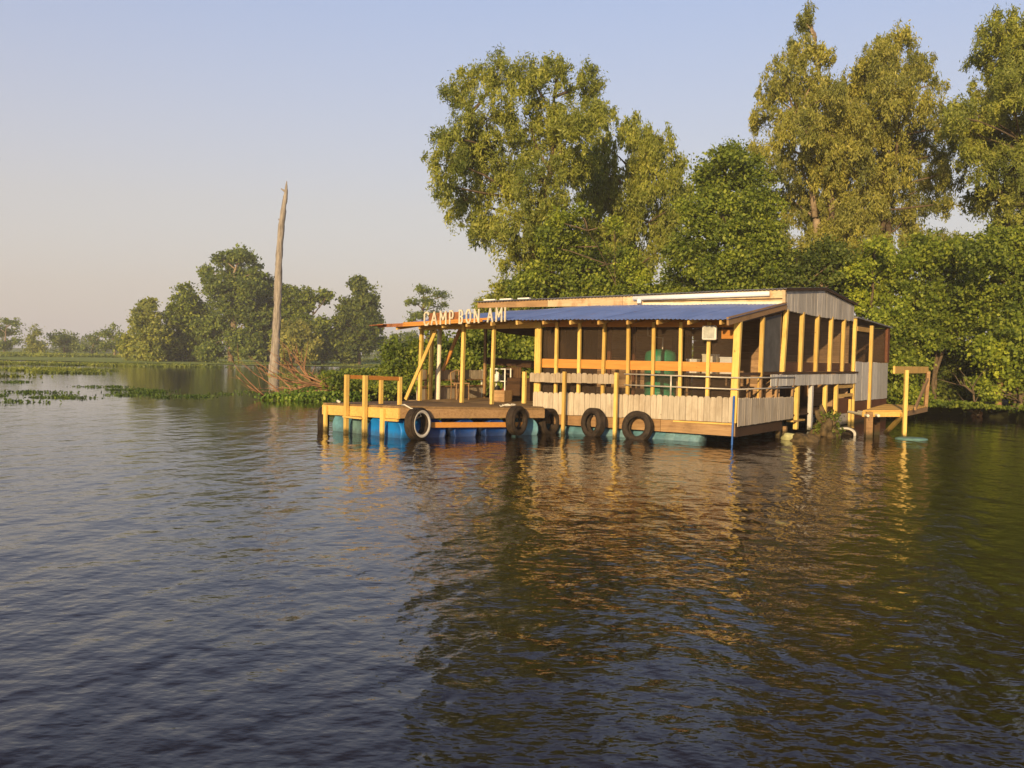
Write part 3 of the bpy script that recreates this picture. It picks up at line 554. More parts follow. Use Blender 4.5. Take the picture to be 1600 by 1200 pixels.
pickets('picket_skirt', (-5.03, -.08), (0.03, -.08), .44, .47, .965, 1.02)
pickets('picket_skirt', (.06, -.02), (.06, 3.98), .385, .40, 1.00, .94)
pickets('picket_rail', (-5.06, -.20), (-2.80, -.20), 1.20, 1.22, 1.42, 1.45, m='picket')
# front posts (wide left post, narrow studs, wide corner post)
fx = [-4.97, -4.46, -3.84, -3.21, -2.56, -1.94, -1.28, -.64]
for i, x in enumerate(fx):
    mb = MB(); wv = .16 if i == 0 else .07; mb.post(x, 0, .48, roof_z(x, 0) - .14, wv, .07, (random.uniform(-.02, .025), 0)); mb.build('post', M['pine'], camp)
mb = MB(); mb.post(-.03, -.01, .46, 2.66, .15, .10, (.045, .04)); mb.build('post', M['pine'], camp)['label'] = 'wide pale corner post'
mb = MB(); mb.box(-5.05, .03, .045, .08, 2.53, 2.69); mb.build('header_beam', M['rail'], camp)
# chair rail and screens
mb = MB(); mb.box(-4.88, -.10, .05, .085, 1.55, 1.76); mb.build('chair_rail', M['rail'], camp)
for a, b in zip(fx, fx[1:] + [-.05]):
    mb = MB(); x0 = a + (.085 if a == fx[0] else .043); x1 = b - .043
    mb.add([(x0, .10, .5), (x1, .10, .5), (x1, .10, 2.55), (x0, .10, 2.55)], [(0, 1, 2, 3)]); mb.build('screen', M['screen'], camp)
# pipe rails on the right half, round the corner
for z in (1.44, 1.19):
    mb = MB(); mb.tube([(-2.62, -.075, z + .012), (0.075, -.085, z)], .017, 8); mb.tube([(.075, -.085, z), (.085, 4.0, z - .02)], .017, 8); mb.build('pipe_rail', M['galv'], camp, True)
mb = MB(); mb.tube([(-1.47, -.075, 1.0), (-1.47, -.075, 1.44)], .022, 8); mb.build('pipe_upright', M['galv'], camp, True)
for y in (1.52, 2.65, 3.95): mb = MB(); mb.post(.05, y, .95, 1.45 if y > 2 else 1.45, .05, .07, (0, .08 if y > 2 else 0)); mb.build('rail_post', M['old'], camp)
# open porch at the left: posts, header, braces
for x, wv in ((-8.52, .075), (-7.19, .075), (-6.28, .065)):
    mb = MB(); mb.post(x, 0, .6, roof_z(x, 0) - .12, wv, .09, (.03, 0)); mb.build('post', M['pine'], camp)
for x, y, m_, r_ in ((-8.72, .72, 'pine', 0), (-8.72, 1.08, 'pale', .06)):
    mb = MB()
    if r_: mb.tube([(x, y, .6), (x + .02, y, 2.75)], r_, 12)
    else: mb.post(x, y, .6, roof_z(x, y) - .1, .085, .085, (.03, 0))
    mb.build('post', M[m_], camp)
for y in (2.2, 3.35): mb = MB(); mb.post(-8.72, y, .6, roof_z(-8.72, y) - .1, .07, .07); mb.build('post', M['old'], camp)
mb = MB(); mb.post(-5.2, 3.4, .6, 3.05, .09, .09); mb.build('post', M['brownz'], camp)
mb = MB(); mb.add([(x, y, z) for x, z0, z1 in ((-8.62, 2.44, 2.56), (-5.06, 2.5, 2.69)) for y in (.05, .09) for z in (z0, z1)], [(0, 1, 3, 2), (4, 6, 7, 5), (0, 4, 5, 1), (2, 3, 7, 6), (1, 5, 7, 3), (0, 2, 6, 4)]); mb.build('header_beam', M['pine_x'], camp)
mb = MB(); mb.bar((-8.92, -.08, .62), (-7.98, -.07, 2.44), .085, .04, (0, 1, 0)); mb.build('brace', M['pine'], camp)
mb = MB(); mb.bar((-8.78, 1.36, 1.38), (-8.78, 2.3, 2.75), .04, .10, (1, 0, 0)); mb.build('brace', M['rail'], camp)
# side rail of the open porch
for y0, y1 in ((.25, .62), (1.18, 1.98), (2.24, 3.32)):
    pickets('picket_rail', (-8.80, y1), (-8.80, y0), 1.13, 1.13, 1.39, 1.40, m='picket', dog=False)
    pickets('picket_rail', (-8.80, y1), (-8.80, y0), .58, .58, .95, .95, m='picket', dog=False)
    mb = MB(); mb.box(-8.79, -8.75, y0, y1, .93, .97); mb.box(-8.79, -8.75, y0, y1, 1.1, 1.135); mb.build('rail_board', M['old'], camp)
for y in (.66, 1.14, 2.02, 2.2, 3.38): mb = MB(); mb.post(-8.83, y, .6, 1.4, .045, .07); mb.build('rail_post', M['pale'] if y > 3 else M['old'], camp)
# back of the open porch: counter beam and dark board wall
mb = MB(); q0, q1, q2, q3_ = ly(738, 509, 3.5), ly(836, 506, 3.5), ly(836, 526, 3.5), ly(790, 521, 3.5)
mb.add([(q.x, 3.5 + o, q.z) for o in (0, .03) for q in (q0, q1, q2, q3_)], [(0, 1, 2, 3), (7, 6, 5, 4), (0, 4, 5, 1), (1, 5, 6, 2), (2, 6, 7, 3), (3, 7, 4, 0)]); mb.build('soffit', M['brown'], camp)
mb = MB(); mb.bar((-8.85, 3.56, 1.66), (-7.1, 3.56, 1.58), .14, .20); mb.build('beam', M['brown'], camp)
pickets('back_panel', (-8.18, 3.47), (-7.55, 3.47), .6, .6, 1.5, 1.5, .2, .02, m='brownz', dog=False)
# the lean-to: rafters and corrugated sheets
for i in range(13):
    x = -8.75 + i * .72; y0 = -.72
    mb = MB(); mb.bar((x, y0, roof_z(x, y0) - .075), (x, 3.1, roof_z(x, 3.1) - .075), .05, .10); mb.build('rafter', M['pine_y'], camp)
mb = MB(); mb.bar((.07, -.78, roof_z(0, -.78) - .05), (.07, 3.2, roof_z(0, 3.2) - .05), .045, .17); mb.build('barge_board', M['old'], camp)
for k in range(9):
    x0 = -HX + k * 1.018; x1 = x0 + 1.03; mb = MB(); n = 40; vs = []; dz = .004 * (k % 2); e = random.uniform(-.03, .02)
    for j in range(4):
        y = -.80 + e + (4.02 - e) * j / 3
        for i in range(n + 1):
            x = x0 + (x1 - x0) * i / n; vs.append((x, y, roof_z(x, y) + .011 * math.cos(2 * math.pi * (x + HX) / .102) + dz + .004 * math.sin(x * 3)))
    mb.add(vs, [(j * (n + 1) + i, j * (n + 1) + i + 1, (j + 1) * (n + 1) + i + 1, (j + 1) * (n + 1) + i) for j in range(3) for i in range(n)])
    o = mb.build('roof_sheet', M['roof'], camp); so_ = o.modifiers.new('t', 'SOLIDIFY'); so_.thickness = .004
mb = MB(); mb.bar((-9.42, -.78, 2.52), (-9.0, -.74, 2.545), .5, .02, (0, 0, 1)); mb.bar((-9.3, -.80, 2.52), (-7.9, -.82, 2.555), .02, .085); mb.build('rusty_edge', M['rust'], camp)
# clerestory boards, main roof, gable
def ftop(x): return 3.555 + .0245 * x
def fbot(x): return 3.225 + .005 * x
for a, b, m_ in ((-8.92, -6.6, 'pine_x'), (-6.59, -4.3, 'old2'), (-4.29, -2.1, 'pine_x'), (-2.09, .0, 'old2')):
    if m_ == 'old2' and 'old2' not in M: M['old2'] = wood('streaked_plywood', (.50, .36, .20), (.72, .58, .38), 'x', .25, .9, (.34, .17, .07))
    mb = MB(); y = 3.2; mb.add([(a, y, fbot(a)), (b, y, fbot(b)), (b, y, ftop(b)), (a, y, ftop(a)), (a, y + .03, fbot(a)), (b, y + .03, fbot(b)), (b, y + .03, ftop(b)), (a, y + .03, ftop(a))], [(0, 1, 2, 3), (7, 6, 5, 4), (0, 4, 5, 1), (2, 6, 7, 3), (1, 5, 6, 2), (0, 3, 7, 4)]); mb.build('upper_fascia', M['old2'] if 'old2' in M else M['old'], camp)
RID = 6.55; RY1 = 10.1
def mz(x, y):
    t = .0245 * x
    return (3.57 + (y - 3.1) / (RID - 3.1) * .24 if y < RID else 3.81 - (y - RID) / (RY1 - RID) * .24) + t
for k in range(9):
    x0 = -8.98 + k * 1.01; x1 = x0 + 1.02; mb = MB(); ys = (3.08, RID, RY1); n = 20; dz = .004 * (k % 2)
    vs = [(x0 + (x1 - x0) * i / n, y, mz(x0 + (x1 - x0) * i / n, y) + .012 * math.cos(i / n * 20 * math.pi) + dz) for y in ys for i in range(n + 1)]
    mb.add(vs, [(j * (n + 1) + i, j * (n + 1) + i + 1, (j + 1) * (n + 1) + i + 1, (j + 1) * (n + 1) + i) for j in range(2) for i in range(n)])
    o = mb.build('roof_sheet', M['roofg'], camp); so_ = o.modifiers.new('t', 'SOLIDIFY'); so_.thickness = .006
mb = MB()
for a, b in ((3.08, RID), (RID, RY1)): mb.bar((.10, a, mz(0, a) - .03), (.10, b, mz(0, b) - .03), .03, .055)
mb.build('roof_edge', M['brown'], camp)
pts = []
mb = MB(); n = 46; y0, y1 = 3.24, 9.95
for i in range(n):
    a = y0 + (y1 - y0) * i / n + .002; b = y0 + (y1 - y0) * (i + 1) / n - .002; z0 = 3.06 + random.uniform(-.012, .012) - .03 * math.sin(math.pi * i / n)
    za, zb = mz(0, a) - .035, mz(0, b) - .035; o = random.uniform(0, .006)
    mb.add([(.04 + o, a, z0), (.04 + o, b, z0), (.04 + o, b, zb), (.04 + o, a, za), (.0, a, z0), (.0, b, z0), (.0, b, zb), (.0, a, za)], [(0, 1, 2, 3), (7, 6, 5, 4), (0, 4, 5, 1), (2, 6, 7, 3), (1, 5, 6, 2), (0, 3, 7, 4)])
mb.build('gable_board', M['greyw'], camp)
mb = MB(); mb.box(.0, .07, 3.12, 3.21, 3.05, 3.53); mb.build('corner_board', M['old2'], camp)
mb = MB(); mb.box(-3.7, .0, 3.165, 3.195, 3.20, 3.262); mb.build('flashing', M['pale'], camp)
mb = MB(); mb.bar((-3.7, 3.185, 3.30), (-.02, 3.185, 3.33), .02, .025); mb.build('gap_shade_strip', M['brown'], camp)  # dark bar added for the shade of the gap above the flashing
# white gutter pipe with its short downspout, and three pale battens on the roof
mb = MB(); mb.tube([(-3.95, 3.12, 3.385), (-.32, 3.12, 3.455)], .062, 14); mb.tube([(-3.78, 3.12, 3.37), (-3.78, 3.10, 3.25)], .06, 12); mb.build('gutter_pipe', M['pvc'], camp, True)
for x in (-8.75, -8.2, -7.6): mb = MB(); mb.bar((x, 3.3, mz(x, 3.3) + .035), (x + .38, 3.3, mz(x + .38, 3.3) + .035), .1, .035); mb.build('roof_batten', M['white'], camp)
# porch back wall, inner walls, ceiling joists
def boards_x(name, x0, x1, y, z0, z1, m, h=.2, th=.02):
    mb = MB(); n = max(1, round((z1 - z0) / h)); hh = (z1 - z0) / n
    for i in range(n): mb.box(x0, x1, y, y + th + random.uniform(0, .006), z0 + i * hh + .003, z0 + (i + 1) * hh - .003)
    return mb.build(name, M[m], camp)
M['inner'] = wood('inner_wall_board', (.26, .155, .085), (.46, .30, .17), 'x', .45, .4)
boards_x('back_wall', -5.03, -2.9, 3.24, .48, 3.2, 'inner'); boards_x('back_wall', -1.9, -.05, 3.24, .48, 3.2, 'inner'); boards_x('back_wall', -2.9, -1.9, 3.24, 2.4, 3.2, 'inner')
mb = MB(); mb.post(-4.15, 2.2, .48, 2.9, .09, .09); mb.build('inner_post', M['red'], camp)
mb = MB(); mb.post(-3.6, 2.5, .48, 2.9, .07, .09); mb.build('inner_post', M['red'], camp)
mb = MB()
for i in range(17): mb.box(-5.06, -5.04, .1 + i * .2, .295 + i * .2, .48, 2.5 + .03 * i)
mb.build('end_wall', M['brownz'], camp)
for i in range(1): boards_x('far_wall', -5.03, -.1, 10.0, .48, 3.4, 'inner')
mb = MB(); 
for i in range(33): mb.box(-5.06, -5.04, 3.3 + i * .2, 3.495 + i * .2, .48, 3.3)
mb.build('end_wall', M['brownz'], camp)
# right-hand side: posts of the porch end, upper studs, sill, plank band, lower studs
for y, z0, z1, w_ in ((1.58, .48, 2.83, .085),):
    mb = MB(); mb.post(0, y, z0, z1, .09, w_, (0, .12)); mb.build('post', M['pine'], camp)
mb = MB(); mb.bar((-.005, .08, 2.66), (-.005, 3.2, 3.06), .05, .1); mb.build('side_beam', M['brown'], camp)
mb = MB(); mb.box(-.02, .02, .06, 3.2, 1.48, 1.55); mb.build('side_sill', M['brown'], camp)
mb = MB(); mb.add([(-.035, 1.68, 1.56), (-.035, 3.15, 1.56), (-.035, 3.15, 2.95), (-.035, 1.68, 2.78)], [(0, 1, 2, 3)]); o = mb.build('cloth_curtain', M['tarp'], camp)
us = [3.27, 4.72, 6.12, 7.5, 8.88, 10.2]
for y in us:
    mb = MB(); mb.post(.0, y, 1.56, 3.08 if y < 10 else 3.2, .10, .12, (0, .20 if y < 4 else .10)); mb.build('stud', M['pine'], camp)
mb = MB(); mb.box(-.08, .09, 3.0, 10.5, 1.50, 1.555); mb.build('sill', M['brown'], camp)
pickets('plank_band', (.05, 2.2), (.05, 10.4), 1.22, 1.20, 1.495, 1.495, .17, .02, m='greyw', dog=False)
mb = MB(); mb.box(-.07, -.04, 3.35, 10.1, 1.56, 1.80); mb.build('wall_panel', M['red'], camp)
for a, b in zip(us, us[1:]):
    mb = MB(); mb.add([(-.02, a + .06, 1.56), (-.02, b - .06, 1.56), (-.02, b - .06, 3.06), (-.02, a + .06, 3.06)], [(0, 1, 2, 3)]); mb.build('screen', M['screen'], camp)
ls = [(4.5, .10, 'pine'), (5.75, .02, 'greyw'), (7.15, .02, 'pine'), (8.3, .02, 'pine'), (10.2, -.1, 'pine')]
for y, z0, m_ in ls:
    mb = MB(); mb.post(.0, y, z0, 1.2, .10, .14, (0, .03)); mb.build('stud', M[m_], camp)
for z in (1.12, .86): mb = MB(); mb.box(-.03, .04, 8.4, 10.1, z - .045, z + .045); mb.build('cross_rail', M['pine_y'], camp)
mb = MB(); mb.box(-.03, .03, 8.4, 10.1, .34, .78); mb.build('door_panel', M['red'], camp)
mb = MB(); mb.box(-.05, .05, 7.6, 9.8, .02, .33); mb.build('lower_panel', M['greyw'], camp)
for y in (9.45, 9.85): mb = MB(); mb.post(.12, y, -.05, .74, .07, .09); mb.build('short_post', M['pine'], camp)
mb = MB(); mb.box(-.12, .06, 4.1, 5.1, .3, .34); mb.build('plate', M['pine_y'], camp)
mb = MB(); 
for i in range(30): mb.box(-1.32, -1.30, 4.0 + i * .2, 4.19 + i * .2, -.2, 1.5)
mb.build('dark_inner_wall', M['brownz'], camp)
for y in (3.4, 3.9): mb = MB(); mb.post(-.1, y, -.4, .2, .1, .12); mb.build('pile', M['old'], camp)
# annex
mb = MB(); mb.add([(.1, 10.15, 3.16), (.1, 15.0, 3.02), (-4.9, 15.0, 3.02), (-4.9, 10.15, 3.16), (.1, 10.15, 3.20), (.1, 15.0, 3.06), (-4.9, 15.0, 3.06), (-4.9, 10.15, 3.20)], [(0, 1, 2, 3), (7, 6, 5, 4), (0, 4, 5, 1), (1, 5, 6, 2), (2, 6, 7, 3), (3, 7, 4, 0)]); mb.build('annex_roof', M['roofg'], camp)
pickets('annex_panel', (.0, 10.4), (.0, 14.8), .66, .64, 1.85, 1.83, .4, .03, m='greyw', dog=False)
mb = MB(); mb.box(-.03, .02, 10.4, 14.8, -.1, .64); mb.build('annex_base', M['red'], camp)
mb = MB(); mb.post(.06, 12.1, .3, 3.0, .10, .12, (0, .10)); mb.build('post', M['pine'], camp)
mb = MB(); mb.post(.0, 14.75, 1.84, 3.02, .1, .3); mb.build('post', M['red'], camp)
mb = MB(); mb.add([(-.02, 10.5, 1.85), (-.02, 14.6, 1.85), (-.02, 14.6, 3.0), (-.02, 10.5, 3.0)], [(0, 1, 2, 3)]); mb.build('screen', M['screen'], camp)
mb = MB(); mb.box(-.04, .04, 10.5, 12.0, 2.78, 2.92); mb.build('cross_rail', M['pine_y'], camp)
mb = MB(); mb.box(-4.9, -.1, 14.8, 14.85, .3, 3.0); mb.build('annex_back', M['brown'], camp)

# ------------------------------------------------------------------ things on and in the camp
def WT(x, y, z): return W(x, y, z)
# lettered sign
sg = thing('sign', 'wooden sign of cream board letters reading CAMP BON AMI above the porch eave', 'sign', W(-8.45, -.86, 0), TH)
def zb(x): return 2.60 + .043 * (x + 8.45)
LO = -.115
mb = MB(); mb.bar((.0, .03, zb(-8.45) - .02), (2.62, .03, zb(-5.83) - .02), .03, .05); mb.bar((0, .03, zb(-8.45) - .075), (2.4, .03, zb(-6.05) - .055), .03, .05); mb.build('base_board', M['rail'], sg)
mb = MB(); mb.bar((.78, .055, zb(-7.67) + .09), (1.74, .055, zb(-6.71) + .08), .015, .22); mb.build('backing_board', M['rust'], sg)
G = {'C': [[(1, .85), (.75, 1), (.25, 1), (0, .8), (0, .2), (.25, 0), (.75, 0), (1, .15)]], 'A': [[(0, 0), (.5, 1), (1, 0)], [(.2, .35), (.8, .35)]],
     'M': [[(0, 0), (0, 1), (.5, .35), (1, 1), (1, 0)]], 'P': [[(0, 0), (0, 1), (.75, 1), (1, .85), (1, .6), (.75, .45), (0, .45)]],
     'B': [[(0, 0), (0, 1), (.7, 1), (.95, .85), (.95, .65), (.7, .52), (0, .52)], [(.7, .52), (1, .4), (1, .15), (.75, 0), (0, 0)]],
     'O': [[(.3, 0), (0, .25), (0, .75), (.3, 1), (.7, 1), (1, .75), (1, .25), (.7, 0), (.3, 0)]], 'N': [[(0, 0), (0, 1), (1, 0), (1, 1)]], 'I': [[(.5, 0), (.5, 1)]]}
for ch, a, b in (('C', 662, 671), ('A', 673, 684), ('M', 687, 698), ('P', 701.5, 709), ('B', 716.5, 724), ('O', 727.5, 736.5), ('N', 740, 749.5), ('A', 760.5, 771), ('M', 774, 785), ('I', 787, 791)):
    xa = ly(a, 495, -.86).x + 8.45 + .03; xb = ly(b, 495, -.86).x + 8.45 - .02; z0 = zb((xa + xb) / 2 - 8.45) + .02 + LO; hh = .31
    mb = MB()
    for j, st in enumerate(G[ch]):
        pp = [(xa + (xb - xa) * u, 0 - .012 * j, z0 + hh * v) for u, v in st]
        for i, (p, q) in enumerate(zip(pp, pp[1:])):
            d = (Vector(q) - Vector(p)).normalized() * .014; o = Vector((0, -.0025 * (i % 3), 0)); mb.bar(Vector(p) - d + o, Vector(q) + d + o, .038, .03, (0, 1, 0))
    mb.build('letter', M['letter'], sg)
# floodlight
fl = thing('flood_lamp', 'square white-framed flood lamp fixed high on the post nearest the porch corner', 'lamp', W(-.56, -.16, 2.40), TH + R(8))
mb = MB(); mb.box(-.155, .155, -.06, .05, -.155, .155); mb.build('housing', M['white'], fl, bevel=.02)
M['glassy'] = plain('lamp_glass', (.42, .42, .38), .15, .6, .3, 9)
mb = MB(); mb.box(-.125, .125, -.066, -.061, -.125, .125); mb.build('lens', M['glassy'], fl)
mb = MB(); mb.bar((.0, .04, -.05), (.03, .10, -.10), .06, .06); mb.build('bracket', M['pine'], fl)
o = MB(); o.box(-.16, .16, -.02, .02, -.10, .10); one(o, 'wooden_block', M['rail'], 'short orange board nailed beside the white flood lamp', 'board', W(-.22, .10, 2.38), rz=TH)
# tank
tk = thing('water_tank', 'green plastic tank standing inside the screened porch', 'tank', W(-2.52, 1.7, .475), TH)
v, f = lathe([(0, 0), (.36, 0), (.38, .05), (.38, .5), (.365, .52), (.365, .56), (.38, .58), (.38, 1.38), (.35, 1.5), (.22, 1.56), (0, 1.58)], 28, 'z'); mb = MB(); mb.add(v, f); mb.build('body', M['green'], tk, True)
mb = MB(); mb.tube([(.05, 0, 1.55), (.05, 0, 1.85), (-.35, 0, 1.9), (-.35, 0, 2.4)], .02, 8); mb.build('pipe', M['galv'], tk)
# table, crates, junk in the porch
tb = thing('work_table', 'long table loaded with pale goods inside the porch, right of the green tank', 'table', W(-1.15, 1.5, .475), TH)
mb = MB(); mb.box(-.75, .85, -.35, .35, .98, 1.02); mb.build('tabletop', M['old'], tb)
for sx in (-.7, .8):
    for sy in (-.3, .3): mb = MB(); mb.post(sx, sy, 0, .98, .05, .05); mb.build('leg', M['old'], tb)
for x, sz, m_, lab in ((-1.55, (.26, .2, .3), 'white', 'white box at the left end of the porch table'), (-1.12, (.34, .22, .42), 'pale', 'tall pale box in the middle of the porch table'), (-.72, (.28, .2, .36), 'white', 'white box at the right end of the porch table')):
    mb = MB(); mb.box(-sz[0] / 2, sz[0] / 2, -sz[1] / 2, sz[1] / 2, 0, sz[2]); mb.box(-sz[0] / 2 - .01, sz[0] / 2 + .01, -sz[1] / 2 - .01, sz[1] / 2 + .01, sz[2] + .001, sz[2] + .03)
    one(mb, 'storage_box', M[m_], lab, 'box', W(x, 1.4, 1.497), rz=TH + random.uniform(-.1, .1))
for x, y, z, sx, sz, m_, lab in ((-1.45, .9, .475, .55, .22, 'redp', 'red crate on the porch floor below the table'), (-.35, 1.0, .475, .3, .5, 'card', 'cardboard carton near the porch corner post'), (-3.4, 1.2, .475, .5, .62, 'old', 'wooden chest left of the green tank'), (-7.05, 2.7, .60, .75, .62, 'brown', 'dark brown wooden chest on the open porch, right of the wire rack'), (-7.0, 1.6, .60, .4, .3, 'old', 'low brown box on the porch floor before the dark brown chest')):
    if not m_: continue
    mb = MB(); t = .02; mb.box(-sx / 2, sx / 2, -.2, .2, 0, .02)
    mb.box(-sx / 2, -sx / 2 + t, -.2, .2, .021, sz); mb.box(sx / 2 - t, sx / 2, -.2, .2, .021, sz); mb.box(-sx / 2 + t + .001, sx / 2 - t - .001, -.2, -.18, .021, sz); mb.box(-sx / 2 + t + .001, sx / 2 - t - .001, .18, .2, .021, sz * .97)
    for i in range(3): mb.box(-sx / 2 - .008, sx / 2 + .008, -.21, -.202, sz * (.12 + .3 * i), sz * (.24 + .3 * i))
    one(mb, 'crate', M[m_], lab, 'crate', W(x, y, z), rz=TH)
# shelf rack and goods at the back of the open porch
rk = thing('shelf_rack', 'small white wire rack at the back of the open porch', 'rack', W(ly(782, 600, 3.1).x, 3.1, .60), TH)
for x in (-.24, .24):
    for y in (-.15, .15): mb = MB(); mb.tube([(x, y, 0), (x, y, .86)], .02, 8); mb.build('upright', M['white'], rk)
for z in (.06, .5, .84): mb = MB(); mb.box(-.24, .24, -.15, .15, z - .012, z + .012); mb.build('shelf', M['white'], rk)
def jug(x, z, m_, lab, r=.09, h=.24, y=3.1):
    v, f = lathe([(0, 0), (r, 0), (r, h * .7), (r * .4, h * .9), (r * .35, h), (0, h)], 14, 'z'); mb = MB(); mb.add(v, f); one(mb, 'jug', M[m_], lab, 'jug', W(x, y, z), smooth=True)
XR = ly(782, 600, 3.1).x
jug(XR - .1, 1.113, 'white', 'white jug on the middle shelf of the wire rack'); jug(XR + .12, 1.113, 'black', 'dark jug on the middle shelf of the wire rack'); jug(XR + .12, .673, 'redp', 'red jug on the bottom shelf of the wire rack'); jug(XR - .1, .673, 'black', 'dark jug on the bottom shelf of the wire rack', .10, .3)
ch = thing('metal_chair', 'plain brown chair seen through the gap in the porch side rail', 'chair', W(-8.38, 1.62, .60), TH + 1)
mb = MB(); mb.box(-.2, .2, -.2, .2, .43, .46); mb.build('seat', M['old'], ch)
mb = MB(); mb.tube([(-.18, .2, .46), (-.18, .26, .72), (0, .27, .8), (.18, .26, .72), (.18, .2, .46)], .018, 8); mb.build('backrest', M['old'], ch)
for sx in (-.18, .18):
    for sy in (-.18, .18): mb = MB(); mb.tube([(sx, sy, .43), (sx, sy * 1.15, 0)], .014, 6); mb.build('leg', M['old'], ch)
# mooring posts in the water before the camp
for x, z1, rr, lab in ((-4.07, 1.47, .07, 'square mooring post in front of the pickets, left of the two leaning tyres'), (-2.72, 1.48, .075, 'square mooring post between the two leaning tyres at the picket front'), (-5.16, 1.44, .08, 'short mooring post at the right end of the dock deck')):
    mb = MB(); mb.post(0, 0, -1.2 if x > -5 else .68, z1, rr, rr, (.02 if x > -4.5 else 0, 0)); one(mb, 'mooring_post', M['pine'], lab, 'post', W(x, -.32 if x > -5 else -.3, 0), 'mooring posts at the front of the camp', rz=TH)
mb = MB(); mb.tube([(0, 0, -1.2), (.015, 0, .2), (.03, .0, 1.05)], .022, 10); one(mb, 'blue_pole', M['bluep'], 'thin blue pole stuck in the water at the near corner of the camp', 'pole', W(.0, -.17, 0), smooth=True)
# tyres
def tyre(name, c, yaw, tilt, R_, r_, label, ww=False):
    t = thing(name, label, 'tyre', c, 0, 'old tyres hung as fenders'); t.rotation_euler = (tilt, 0, yaw)
    prof = [(R_ * .60, -r_ * .55), (R_ * .66, -r_ * .82), (R_ * .82, -r_ * .98), (R_ * .93, -r_ * .85), (R_ * .985, -r_ * .62)]
    for k in range(4): h = -r_ * .55 + k * r_ * .37; prof += [(R_, h - r_ * .12), (R_, h + r_ * .12), (R_ * .965, h + r_ * .15), (R_ * .965, h + r_ * .22)]
    prof = prof[:-2] + [(R_ * .985, r_ * .62), (R_ * .93, r_ * .85), (R_ * .82, r_ * .98), (R_ * .66, r_ * .82), (R_ * .60, r_ * .55), (R_ * .64, r_ * .4), (R_ * .86, r_ * .5), (R_ * .88, 0), (R_ * .86, -r_ * .5), (R_ * .64, -r_ * .4), (R_ * .60, -r_ * .55)]
    v, f = lathe(prof, 44, 'y'); mb = MB(); mb.add(v, f); mb.build('tread', M['tyre'], t, True)
    if ww:
        v, f = lathe([(R_ * .655, -r_ * .86), (R_ * .74, -r_ * .965), (R_ * .83, -r_ * 1.02), (R_ * .83, -r_ * .99), (R_ * .655, -r_ * .80)], 44, 'y'); mb = MB(); mb.add(v, f); mb.build('white_sidewall', M['wwall'], t, True)
    return t
TY = R(-32)
tyre('tyre', W(-3.29, -.27, .305), -.95, -.06, .345, .125, 'tyre leaning on the pickets between the two mooring posts')
tyre('tyre', W(-2.17, -.27, .27), TY - .05, -.14, .36, .12, 'tyre leaning on the hull board right of both mooring posts')
D = onz(622, 686); Lc = onz(504, 672); Rc = onz(850, 680); Pc = W(-8.55, -.10); Pr = W(-4.75, -.11)
fd = (Rc - D).normalized(); ld = (Lc - D).normalized(); fn = Vector((fd.y, -fd.x, 0)); ln_ = Vector((-ld.y, ld.x, 0))
if fn.dot(D) > 0: fn = -fn
if ln_.dot(Vector((1, 0, 0))) > 0: ln_ = -ln_
ya = math.atan2(fd.y, fd.x)
p = D + fd * .36 + fn * .2; tyre('tyre', (p.x, p.y, .33), 1.0, -.03, .35, .13, 'tyre with a white sidewall roped to the near corner of the dock', True)
p = D + fd * (Rc - D).length * .77 + fn * .17; tyre('tyre', (p.x, p.y, .36), 1.0, .0, .33, .12, 'dark tyre hung on the dock front, right of the roped white-sidewall one')
p = Rc + fd * .05 + fn * -.1; tyre('tyre', W(ly(857, 664, -.30).x, -.30, .26), ya + .35, 0, .33, .12, 'dark tyre wedged upright between the dock and the camp')
p = Lc + ld * .10 - ln_ * .10; tyre('tyre', (p.x - .05, p.y + .2, .20), R(96), 0, .32, .12, 'dark tyre seen edge-on at the far left end of the dock')
p = onz(1322, 681); tyre('tyre', (p.x, p.y + .1, -.07), -.5, R(-50), .34, .12, 'half-sunk tyre lying on the water under the side door of the camp', True)

# ------------------------------------------------------------------ THE DOCK
dk = thing('floating_dock', 'low wooden dock deck on blue plastic drums at the left front of the camp', 'dock', (D.x, D.y, 0))
def q3(v, z=0): return (v.x - D.x, v.y - D.y, z)
zD, zL, zR, zP = .70, .635, .625, .60
mb = MB(); n = 20
for i in range(n):
    t0 = i / n; t1 = (i + 1) / n - .002; o = random.uniform(-.004, .004)
    def Q(s, t):
        a = D.lerp(Lc, t); b = Rc.lerp(Pr, t); p = a.lerp(b, s) if False else (D * (1 - s) * (1 - t) + Rc * s * (1 - t) + Lc * (1 - s) * t + Pc * s * t)
        return p
    def E(s, t):      # deck outline: D, R, then back along the camp front to P, then L
        a = D.lerp(Lc, t); b = Rc.lerp(Pr, min(1, t * 3)) if t < .334 else Pr.lerp(Pc, (t - .334) / .666)
        p = a.lerp(b, s); z = zD + (zL - zD) * t + (zR - zD) * s * (1 - t) + (zP - zL) * s * t; return (p, z)
    vs = []
    for s, t in ((0, t0), (1, t0), (1, t1), (0, t1)):
        p, z = E(s, t); vs.append(q3(p, z + o)); 
    vs += [(a, b, c - .04) for a, b, c in vs[:4]]
    mb.add(vs, [(0, 1, 2, 3), (7, 6, 5, 4), (0, 4, 5, 1), (1, 5, 6, 2), (2, 6, 7, 3), (3, 7, 4, 0)])
mb.build('deck', M['deckw'], dk)
def fb(name, a, b, za0, za1, zb0, zb1, nrm, off, th, m):
    mb = MB(); vs = []
    for o in (off, off + th):
        for p, z in ((a, za0), (b, zb0), (b, zb1), (a, za1)): vs.append(q3(p + nrm * o, z))
    mb.add(vs, [(0, 1, 2, 3), (7, 6, 5, 4), (0, 4, 5, 1), (1, 5, 6, 2), (2, 6, 7, 3), (3, 7, 4, 0)]); return mb.build(name, M[m], dk)
FL = (Rc - D).length; LL = (Lc - D).length
